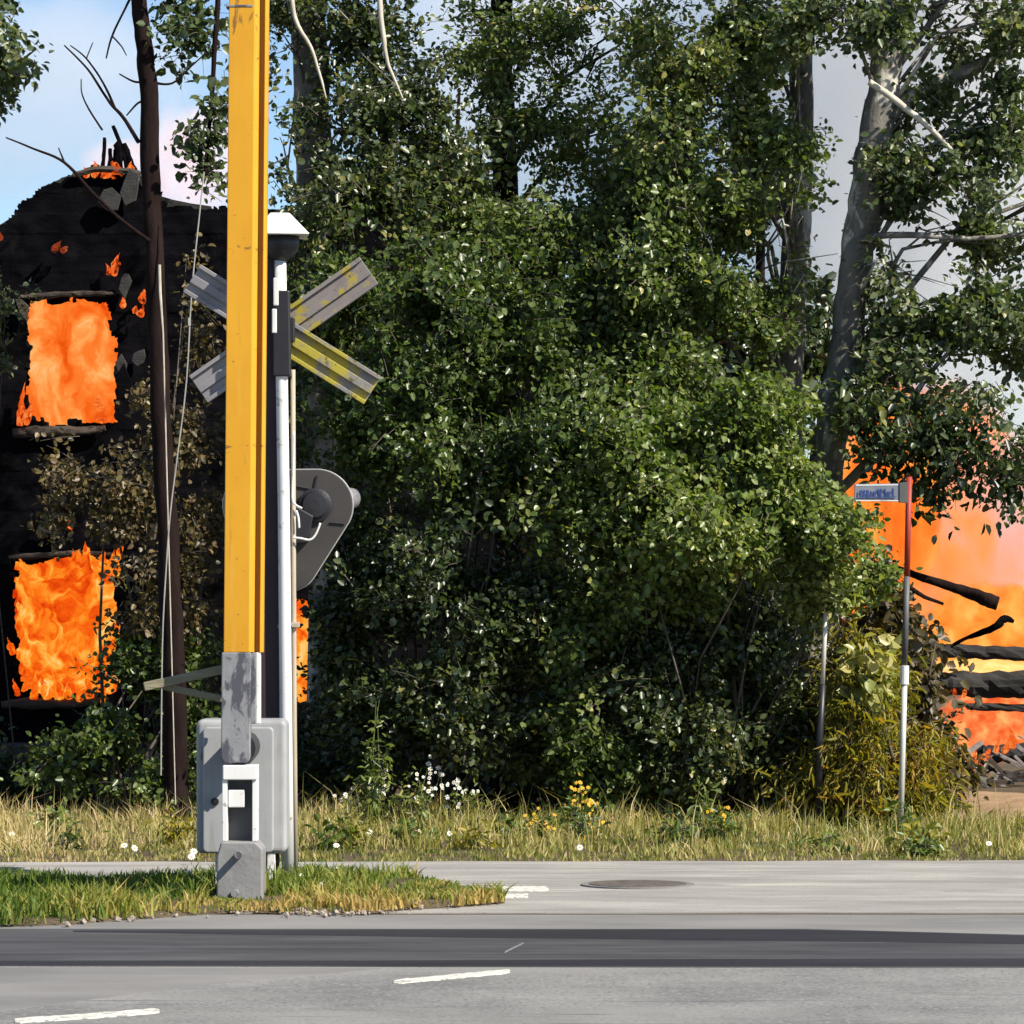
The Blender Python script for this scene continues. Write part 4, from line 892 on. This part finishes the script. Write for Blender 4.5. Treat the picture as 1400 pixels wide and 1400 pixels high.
for j in range(n_ + 1):
    for i in range(n_ + 1):
        u, v = i / n_ * 2 - 1, j / n_ * 2 - 1; rr = min(1, math.hypot(u, v))
        p = Vector((X(1390, 31) + u * .75, 30.6 + v * 3.2, 0)); p.z = .09 * (1 - rr * rr) * (1 + .3 * mnoise.noise(p * 4)) - .01
        vs.append(p)
for j in range(n_):
    for i in range(n_): fs.append((j * (n_ + 1) + i, j * (n_ + 1) + i + 1, (j + 1) * (n_ + 1) + i + 1, (j + 1) * (n_ + 1) + i))
m.add(vs, fs); o = m.build('soil_mound', M['sand'], smooth=True); tag(o, kind='structure')
# broken limb hanging in front of the fire
m = MB(); limb(m, [(1205, 768, 29.6, 6), (1232, 779, 29.6, 9), (1262, 790, 29.5, 11), (1300, 802, 29.5, 13), (1330, 812, 29.5, 17), (1350, 820, 29.4, 20), (1364, 825, 29.4, 19)], 91, 9, .08, 5)
o = m.build('broken_limb', M['bark_dark'], smooth=True); tag(o, 'dark broken limb slanting across the blaze behind the street sign pole', 'branch')
m = MB(); limb(m, [(1240, 800, 29.7, 7), (1262, 815, 29.7, 6), (1290, 826, 29.7, 4)], 92, 7, .08, 5); m.build('twig', M['bark_dark'], o)
m = MB(); limb(m, [(1300, 884, 35.45, 5), (1322, 872, 35.4, 6), (1345, 864, 35.3, 9), (1362, 856, 35.2, 11), (1374, 846, 35.2, 11), (1386, 850, 35.2, 5)], 93, 7, .15, 4)
o = m.build('burnt_stub', M['char']); tag(o, 'burnt curled timber end sticking up out of the flames', 'timber')

# ------------------------------------------------------------------ level crossing barrier
BY = 20.8
bx0 = X(310, BY) + .078
barrier = empty('level_crossing_barrier', Vector((bx0, BY, 0)), 'raised yellow level crossing boom on grey base with pale grey machine housing', 'barrier')
SH = -.0085   # slight lean
def boom(poly, z0, z1, name, mat, bev=.002):
    m = MB(); n_ = 14
    for k in range(n_):
        a, b = z0 + (z1 - z0) * k / n_, z0 + (z1 - z0) * (k + 1) / n_
    m.prism(poly, lambda u, v, d: Vector((bx0 + u + SH * (3.4 - d) * 1.0, BY + v, d)), z0, z1)
    return m.build(name, mat, barrier, bevel=bev)
zj = CAMZ + (HOR - 892) * BY / F
zt = 7.0
boom([(-.078, 0), (.062, 0), (.086, .028), (.086, .085), (-.078, .085)], zj, zt, 'boom', M['yellow'], .004)
boom([(.0862, .075), (.112, .075), (.112, .135), (-.07, .135), (-.07, .0852), (.0862, .0852)], zj, zt, 'boom_groove', M['groove'])
boom([(.1122, .052), (.118, .045), (.134, .062), (.134, .14), (.1122, .14)], zj, zt, 'boom_flange', M['yellow'])
# joint near the top
m = MB(); zz = CAMZ + (HOR - 8) * BY / F
m.box((bx0 - .008, BY + .035, zz), (.146, .078, .012)); m.build('joint_plate', M['zinc_worn'], barrier, bevel=.002)
# grey root section
z1 = CAMZ + (HOR - 1043) * BY / F
def root_poly():
    pts = [(-.088, zj)]
    c0 = z1 + .04
    for a in range(0, 91, 15): pts.append((-.088 + .03 + -.03 * math.cos(math.radians(a)), c0 - .04 * math.sin(math.radians(a))))
    for a in range(90, -1, -15): pts.append((.072 - .03 + .03 * math.cos(math.radians(a)), c0 - .04 * math.sin(math.radians(a))))
    pts.append((.072, zj)); return pts
m = MB(); m.prism(root_poly(), lambda u, v, d: Vector((bx0 + u + SH * (3.4 - v), BY + d, v)), -.006, .08)
m.build('boom_root', M['zinc_worn'], barrier, bevel=.006)
m = MB(); zc = CAMZ + (HOR - 990) * BY / F
for (u0, u1, d0, d1, mi) in ((.0725, .10, .03, .11, 0), (.1005, .124, .05, .13, 1)):
    m.box((bx0 + (u0 + u1) / 2 + SH * 2.6, BY + (d0 + d1) / 2, (zj + zc) / 2), (u1 - u0, d1 - d0, zj - zc), None, mi)
m.build('root_flange', [M['zinc_worn'], M['white_metal']], barrier, bevel=.004)
# pedestal: base casting, frame, crosspiece
m = MB()
def q(px, py, y): return P(px, py, BY) + Vector((0, y - BY, 0))
prof = [(297, 1238), (297, 1172), (303, 1150), (350, 1150), (360, 1160), (360, 1238)]
m.prism(prof, lambda u, v, d: P(u, v, BY) + Vector((0, d, 0)), -.06, .22)
m.build('base', M['concrete'], barrier, bevel=.012, seg=3)
m = MB()
for a, b in ((304, 311), (345, 352)):
    m.prism([(a, 1066), (b, 1066), (b, 1150), (a, 1150)], lambda u, v, d: P(u, v, BY) + Vector((0, d, 0)), -.02, .12)
m.build('frame_leg', M['white_metal'], barrier, bevel=.004)
m = MB(); m.prism([(305, 1046), (352, 1046), (352, 1066), (305, 1066)], lambda u, v, d: P(u, v, BY) + Vector((0, d, 0)), -.035, .13); m.build('crosspiece', M['white_metal'], barrier, bevel=.006)
m = MB(); m.prism([(311.3, 1066.5), (344.7, 1066.5), (344.7, 1149.5), (311.3, 1149.5)], lambda u, v, d: P(u, v, BY) + Vector((0, d, 0)), .08, .11); m.build('back_plate', M['signdark'], barrier)
m = MB(); m.prism([(312, 1080), (334, 1080), (334, 1104), (312, 1104)], lambda u, v, d: P(u, v, BY) + Vector((0, d, 0)), .0, .078); m.build('junction_box', M['white_metal'], barrier, bevel=.005)
for (px, py) in ((327, 1168), (322, 1220)):
    m = MB(); a = P(px, py, BY - .06); m.tube([a + Vector((0, .02, 0)), a + Vector((0, -.085, 0))], .02, 10); m.build('bolt', M['zinc_worn'], barrier)
# pivot axle to the machine housing
CY = 21.25
m = MB(); a = P(326, 1024, BY); m.tube([a + Vector((0, .05, 0)), a + Vector((0, CY - BY + .05, 0))], .09, 16); m.build('axle', M['darksteel'], barrier, smooth=False)
# housing
m = MB()
def rr(x0, x1, y0, y1, r, n=4):
    pts = []
    for (cx_, cy_, a0) in ((x0 + r, y0 + r, 180), (x1 - r, y0 + r, 270), (x1 - r, y1 - r, 0), (x0 + r, y1 - r, 90)):
        for k in range(n + 1):
            a = math.radians(a0 + 90 * k / n); pts.append((cx_ + r * math.cos(a), cy_ + r * math.sin(a)))
    return pts
m.prism(rr(267, 391, 984, 1168, 9), lambda u, v, d: P(267 + (u - 267) * (1 if v > 1100 else 1) , v, CY) + Vector((0, d, 0)), .06, .36)
m.build('housing', M['housing'], barrier, bevel=.03, seg=4)
m = MB(); m.prism(rr(277, 374, 994, 1166, 7), lambda u, v, d: P(u, v, CY) + Vector((0, d, 0)), .0, .0598); m.build('door', M['housing'], barrier, bevel=.01, seg=3)
m = MB(); a = P(294, 1096, CY); m.tube([a + Vector((0, .01, 0)), a + Vector((0, -.012, 0))], .022, 14); m.tube([a + Vector((0, -.012, 0)), a + Vector((0, -.03, .0))], .011, 10); m.build('lock', M['darksteel'], barrier)
for py in (1030, 1130):
    m = MB(); a = P(277, py, CY); m.tube([a + Vector((-.004, .045, -.035)), a + Vector((-.004, .045, .035))], .012, 10); m.build('hinge', M['zinc_worn'], barrier)
for px, yy in ((371, .30), (300, .30), (371, .10), (300, .10)):
    m = MB(); a = P(px, 1166, CY + yy); m.box((a.x, CY + yy, a.z / 2), (.045, .045, a.z + .02)); m.build('leg', M['white_metal'], barrier, bevel=.004)
# weathered brace planks pointing left
m = MB(); m.bar(P(197, 939, 21.05), P(332, 909, 21.05), .050, .03); m.build('brace_plank', M['oldwood'], barrier, bevel=.006)
m = MB(); m.bar(P(222, 938, 21.10), P(332, 962, 21.10), .038, .03); m.build('brace_plank', M['oldwood'], barrier, bevel=.006)

# ------------------------------------------------------------------ crossing signal
SY = 21.9
sig = empty('crossing_signal', Vector((X(383, SY), SY, 0)), 'crossing signal mast seen from behind with crossbuck, bell hood and lamp board', 'railway signal')
def SP(px, py, dy=0.0): return P(px, py, SY) + Vector((0, dy, 0))
gz = GY_row(SY)
m = MB(); a, b = SP(350, 0).x, SP(381, 0).x
m.box(((a + b) / 2, SY + .07, SP(0, 345).z / 2), (b - a, .07, SP(0, 345).z)); m.build('mast', M['maststeel'], sig, bevel=.004)
m = MB(); m.tube([SP(394, gz), SP(391, 1000), SP(388, 700), SP(385, 500), SP(383, 345)], [.036, .036, .035, .035, .034], 18); m.build('pipe', M['white_metal'], sig, smooth=True)
m = MB(); m.tube([SP(404, gz, .03), SP(402, 1000, .03), SP(401, 790, .03), SP(400, 505, .03)], .0145, 10); m.build('conduit', M['conduit'], sig, smooth=True)
m = MB(); m.tube([SP(380, 857), SP(406, 853)], [.012, .012], 8); m.box(SP(404, 854, .02), (.045, .06, .03)); m.build('clamp', M['conduit'], sig, bevel=.003)
m = MB(); m.prism([(374, 398), (396, 398), (398, 515), (374, 515)], lambda u, v, d: SP(u, v, d), -.05, .05); m.build('bracket', M['darksteel'], sig, bevel=.008)
m = MB(); m.box(SP(378, 400, -.055), (.03, .02, .16)); m.box(SP(376, 440, -.062), (.028, .016, .14)); m.build('bracket_glint', M['white_metal'], sig, bevel=.006)  # white strips added as the bright reflections on the bracket
# bell and hood
hc = SP(382, 308)
def frustum(m, cx_, cy_, z0, z1, r0, r1, rot):
    vs = []
    for z, r in ((z0, r0), (z1, r1)):
        for k in range(4):
            a = rot + math.pi / 4 + k * math.pi / 2
            vs.append((cx_ + r * math.sqrt(2) * math.cos(a), cy_ + r * math.sqrt(2) * math.sin(a), z))
    m.add(vs, [(3, 2, 1, 0), (4, 5, 6, 7), (0, 1, 5, 4), (1, 2, 6, 5), (2, 3, 7, 6), (3, 0, 4, 7)])
zb, ztp = SP(0, 323).z, SP(0, 292).z
m = MB(); frustum(m, hc.x, SY, zb, ztp, .165, .055, .12); m.build('bell_hood', M['white_metal'], sig, bevel=.006)
m = MB(); zz = [zb - .001, zb - .05, zb - .09, zb - .13, zb - .145]; m.tube([Vector((hc.x + .01, SY, z)) for z in zz], [.105, .105, .095, .06, .03], 24); m.build('bell', M['darksteel'], sig, smooth=True)
# crossbuck boards (back side): plate with folded lips and a stiffening rib
def xboard(p0, p1, w_, dy, lich, lab=None):
    m = MB(); A, B = SP(*p0, dy), SP(*p1, dy)
    d = (B - A).normalized(); s = d.cross(Vector((0, 1, 0)))
    C_ = A.lerp(B, .5)
    m.bar(A, C_, w_, .012); m.bar(C_ + d * .001, B, w_, .012, lich)
    for off, ww, t in ((w_ / 2 - .012, .024, .03), (-(w_ / 2 - .012), .024, .03), (.0, .05, .022)):
        e = s * off - Vector((0, t / 2 + .0062, 0))
        m.bar(A + e, C_ + e, ww, t); m.bar(C_ + e + d * .001, B + e, ww, t, lich)
    o = m.build('crossbuck_board', [M['signgrey'], M['signlichen'], M['signlight']], sig, bevel=.003)
    if lab: o['label'] = lab
xboard((260, 378), (508, 532), .19, .14, 1)
xboard((268, 530), (503, 366), .19, .19, 2)
m = MB(); m.box(SP(388, 450, .06), (.12, .09, .14)); m.build('bracket', M['darksteel'], sig, bevel=.006)
# lamp board: rounded inverted triangle
def lobe(r, cx_=0):
    pts = []
    for a in range(-28, 100, 8): pts.append((432 + r * math.cos(math.radians(a)), 690 - r * math.sin(math.radians(a))))
    for a in range(80, 210, 8): pts.append((352 + r * math.cos(math.radians(a)), 690 - r * math.sin(math.radians(a))))
    for a in range(208, 333, 12): pts.append((394 + (r * .78) * math.cos(math.radians(a)), 772 - (r * .72) * math.sin(math.radians(a))))
    return pts
m = MB(); m.prism(lobe(49), lambda u, v, d: SP(u, v, d), .10, .125); m.build('lamp_board', M['boardback'], sig, bevel=.004)
m = MB(); m.prism(lobe(50.4), lambda u, v, d: SP(u, v, d), .128, .15); m.build('board_rim', M['boardrim'], sig, bevel=.003)
def lathe_y(m, c, prof, n=24):
    m.tube([c + Vector((0, y, 0)) for y, r in prof], [r for y, r in prof], n)
m = MB(); lathe_y(m, SP(430, 690), [(.099, .098), (.075, .098), (.07, .085), (.05, .07), (.045, .03)]); m.build('lamp_housing', M['darksteel'], sig)
m = MB(); lathe_y(m, SP(352, 690), [(.099, .098), (.075, .098), (.07, .085), (.05, .07), (.045, .03)]); m.build('lamp_housing', M['darksteel'], sig)
m = MB(); m.prism([(398, 688), (428, 705), (420, 742), (396, 744)], lambda u, v, d: SP(u, v, d), .03, .099); m.build('junction_box', M['darksteel'], sig, bevel=.008)
for px, s in ((462, 1),):
    m = MB(); a = SP(px, 682, .16); d = Vector((.45 * s, .9, .08)).normalized()
    m.tube([a, a + d * .1, a + d * .15], [.068, .066, .06], 24); m.build('lamp_visor', M['signgrey'], sig, smooth=True)
for pts in ([(402, 590), (401, 640), (400, 680), (404, 690), (413, 695)], [(405, 698), (408, 708), (409, 722)], [(401, 735), (411, 736), (424, 738), (432, 730), (438, 715)]):
    m = MB(); sp = spline([(*p, 0) for p in pts], 5); m.tube([SP(p[0], p[1], -.005) for p in sp], .0065, 7); m.build('cable', M['white_metal'], sig, smooth=True)
for a, b in (((432, 650), (426, 678)), ((404, 664), (424, 668)), ((450, 714), (470, 716))):
    m = MB(); m.tube([SP(*a, .094), SP(*b, .094)], .006, 6); m.build('cable', M['darksteel'], sig)

# guy wire beside the house and a pale stick
m = MB(); pts = spline([(279, 235), (272, 300), (262, 400), (255, 520), (243, 620), (233, 700), (227, 780), (222, 880), (220, 1060)], 4)
m.tube([P(p[0], p[1], 28.6) for p in pts], .0055, 6); m.box(P(259, 440, 28.6), (.018, .018, .06))
tag(m.build('hanging_wire', M['wire']), 'thin pale wire hanging down between the slender trunk and the boom', 'wire')
m = MB(); m.tube([P(218, 362, 28.75), P(219, 400, 28.74), P(223, 455, 28.72), P(240, 1100, 28.7)], [.011, .011, .006, .004], 6)
tag(m.build('pale_pole', M['twig_pale']), 'thin pale pole leaning along the slender dark trunk', 'pole')

# ------------------------------------------------------------------ street sign and marker post
NY = 27.7
ss = empty('street_name_sign', Vector((X(1231, NY), NY, 0)), 'street name sign on thin pole, upper tubes painted with fire glow and shade, pale lower tube', 'street sign')
m = MB(); m.tube([P(1240, 788, NY), P(1243, 652, NY)], .0215, 12); m.build('upper_pole', M['pole_fireglow'], ss, smooth=True)
m = MB(); m.tube([P(1236.5, 912, NY), P(1240, 788.2, NY)], .0225, 12); m.build('middle_pole', M['signdark'], ss, smooth=True)  # dark bracket tone reused here as painted tree shade on the tube
m = MB(); m.tube([P(1231, GY_row(NY), NY), P(1234, 1030, NY), P(1236.5, 936.2, NY)], .0215, 12); m.build('lower_pole', M['polezinc'], ss, smooth=True)
m = MB(); m.tube([P(1236.5, 936, NY), P(1237, 910, NY)], .031, 14); m.build('sleeve', M['white_metal'], ss, bevel=.003)
m = MB(); m.prism([(1168, 662), (1229, 661), (1229, 686), (1168, 685)], lambda u, v, d: P(u, v, NY) + Vector((0, d, 0)), -.012, .012); m.build('sign_plate', M['signface'], ss, bevel=.003)
m = MB(); m.prism([(1229.2, 660), (1241, 659), (1241, 688), (1229.2, 687)], lambda u, v, d: P(u, v, NY) + Vector((0, d, 0)), -.02, .02); m.build('sign_bracket', M['signdark'], ss, bevel=.003)
m = MB()
RS = random.Random(2); xx = 1173.0
while xx < 1224:
    hh = RS.choice([6, 7, 9, 11]); ww = RS.uniform(1.2, 3.4); yy = 679 + RS.uniform(-.6, .6)
    m.bar(P(xx, yy - hh, NY - .0145), P(xx + RS.uniform(-1, 1), yy, NY - .0145), ww * NY / F, .004)
    if RS.random() < .7: m.bar(P(xx - 1.5, yy - hh * RS.choice([.1, .5, .9]), NY - .0172), P(xx + 3.5, yy - hh * RS.choice([.1, .5, .9]), NY - .0172), .011, .0035)
    xx += ww + RS.uniform(1.2, 3.2)
m.bar(P(1172, 679.5, NY - .0200), P(1225, 679.5, NY - .0200), .007, .0035)
m.build('sign_writing', M['signblue'], ss)
m = MB(); m.bar(P(1170, 684.2, NY - .0135), P(1228, 684.6, NY - .0135), .008, .002); m.bar(P(1170, 663.4, NY - .0135), P(1228, 662.8, NY - .0135), .008, .002); m.build('sign_border', M['white_metal'], ss)
MY = 28.0
mp = empty('marker_post', Vector((X(1121, MY), MY, 0)), 'thin marker post, pale on top and dark below, in front of the low bush', 'post')
m = MB(); m.tube([P(1124.5, 935.5, MY), P(1127, 880, MY), P(1129, 838, MY)], .017, 10); m.build('upper_post', M['polezinc'], mp, smooth=True)
m = MB(); m.tube([P(1119, GY_row(MY), MY), P(1121, 1000, MY), P(1124.5, 936, MY)], .027, 10); m.build('lower_post', M['darksteel'], mp, smooth=True)

# ------------------------------------------------------------------ wild flowers
def flower_head(m, c, r, nrm, mi_p, mi_h, n=9):
    nrm = nrm.normalized(); u = nrm.orthogonal().normalized(); v = nrm.cross(u)
    for k in range(n):
        a = 2 * math.pi * k / n; d = u * math.cos(a) + v * math.sin(a); s = nrm.cross(d)
        m.add([c + d * r * .2, c + d * r * .6 + s * r * .22 + nrm * r * .1, c + d * r, c + d * r * .6 - s * r * .22 + nrm * r * .1], [(0, 1, 2, 3)], mi_p)
    m.tube([c - nrm * r * .1, c + nrm * r * .2], [r * .3, r * .2], 6, mi_h)
stemmat = pbr('stem_green', [(.3, (.06, .10, .02)), (.7, (.12, .16, .035))], 9, rough=.8)
R = random.Random(8)
def daisy(px, py, Y, h, r, label, group):
    b = Vector((X(px, Y), Y, 0)); top = P(px, py, Y); 
    if top.z < .06: top.z = .06
    b.z = 0; root = empty('daisy', b, label, 'flower', group)
    m = MB(); m.tube([b, b.lerp(top, .5) + Vector((R.gauss(0, .01), 0, 0)), top], .0022, 5); m.build('stem', stemmat, root)
    m = MB(); flower_head(m, top, r, Vector((R.gauss(.2, .3), -1, R.uniform(.5, 1.2))), 0, 1); m.build('flower_head', [M['petal'], M['flowerheart']], root)
for px, py in ((184, 1185), (262, 1198), (258, 1216), (265, 1190), (412, 1222), (459, 1212), (440, 1235), (350, 1228)):
    daisy(px, py, GY(py) + .9 if py < 1200 else GY(py) + .5, .1, .026, 'white flower head in the grass around the barrier base', 'white flowers around the barrier base')
for px, py in ((16, 1161), (170, 1178), (460, 1178), (572, 1143), (615, 1160), (505, 1146), (793, 1181), (1352, 1175), (690, 1150)):
    daisy(px, py, min(26.5, GY(py) + .7), .1, .024, 'white flower head in the dry verge before the bushes', 'white flowers in the verge')
def weed(name, label, cat, px, top, Y, headmat, nhead, sx, sy, seed, hr=.018, leafm=L_bright, nl=120, group=None):
    b = Vector((X(px, Y), Y, 0)); root = empty(name, b, label, cat, group); R = random.Random(seed); T = P(px, top, Y)
    m = MB()
    heads = []
    for k in range(max(3, nhead // 5)):
        e = T + Vector((R.gauss(0, 1) * sx, R.gauss(0, .5) * sx, -abs(R.gauss(0, 1)) * sy))
        m.tube([b + Vector((R.gauss(0, .03), 0, 0)), b.lerp(e, .55) + Vector((R.gauss(0, .03), R.gauss(0, .03), 0)), e], [.005, .004, .002], 5)
        for j in range(5): heads.append(e + Vector((R.gauss(0, .03), R.gauss(0, .03), R.gauss(0, .045))))
    m.build('stems', stemmat, root)
    if headmat:
        for h in heads[:nhead + 5]:
            m = MB(); flower_head(m, h, hr * R.uniform(.7, 1.3), Vector((R.gauss(.2, .4), -1, R.uniform(.2, 1))), 0, 1, 7)
            m.build('flower_head', [headmat, M['flowerheart']], root)
    py_mid = (top + GY_row(Y)) / 2
    foliage('leaves', [(px, py_mid, Y, sx * F / Y * .9, (GY_row(Y) - top) * .45, sx * .6, nl)], seed, [leafm, M['twig']], root, size=.06, wid=.3, per=8, twig_len=.1)
weed('white_wildflower', 'tall weed with white flower heads below the broad bush, leftmost', 'wildflower', 500, 1072, 28.2, M['petal'], 20, .10, .12, 1)
weed('white_wildflower', 'clump of white flower heads in the shade, middle of the bush foot', 'wildflower', 570, 1052, 28.2, M['petal'], 30, .14, .22, 2)
weed('white_wildflower', 'white flowers on low stems against the dark bush, right of the clump', 'wildflower', 640, 1072, 28.2, M['petal'], 22, .16, .06, 3)
weed('goldenrod', 'tall golden yellow flowering weed at the bush foot', 'wildflower', 788, 1082, 26.6, M['goldflower'], 60, .06, .16, 4, .016)
weed('goldenrod', 'shorter yellow flowering weed left of the tall golden one', 'wildflower', 742, 1118, 26.4, M['goldflower'], 40, .08, .05, 5, .016)
weed('goldenrod', 'tiny yellow flowering weed between the golden one and the marker post', 'wildflower', 985, 1112, 26.6, M['goldflower'], 18, .03, .05, 6, .016)
weed('tall_weed', 'tall leafy green stalk in front of the dark bush', 'weed', 516, 955, 28.2, None, 5, .04, .1, 7, nl=260)
weed('tall_weed', 'grey green seeding stalk under the shaded low bush', 'weed', 962, 1068, 27.2, None, 5, .04, .05, 8, nl=120)

R = random.Random(17)
for k in range(16):
    px = R.choice([R.uniform(20, 250), R.uniform(430, 1300), R.uniform(430, 1300)]); Y = R.uniform(24.6, 27.4); hpx = R.uniform(16, 42)
    root = empty('low_weed', Vector((X(px, Y), Y, 0)), 'low leafy weed among the dry verge grass', 'weed', 'low weeds in the verge')
    m = MB(); b = Vector((X(px, Y), Y, 0)); m.tube([b, b + Vector((.01, 0, hpx * Y / F))], [.004, .002], 5); m.build('stem', stemmat, root)
    foliage('leaves', [(px, GY_row(Y) - hpx * .55, Y, R.uniform(14, 34), hpx * .55, .16, int(R.uniform(60, 150)))], 500 + k, [R.choice([L_bright, L_fern, L_green]), M['twig']], root, size=.065, wid=R.uniform(.25, .6), per=8, twig_len=.1)
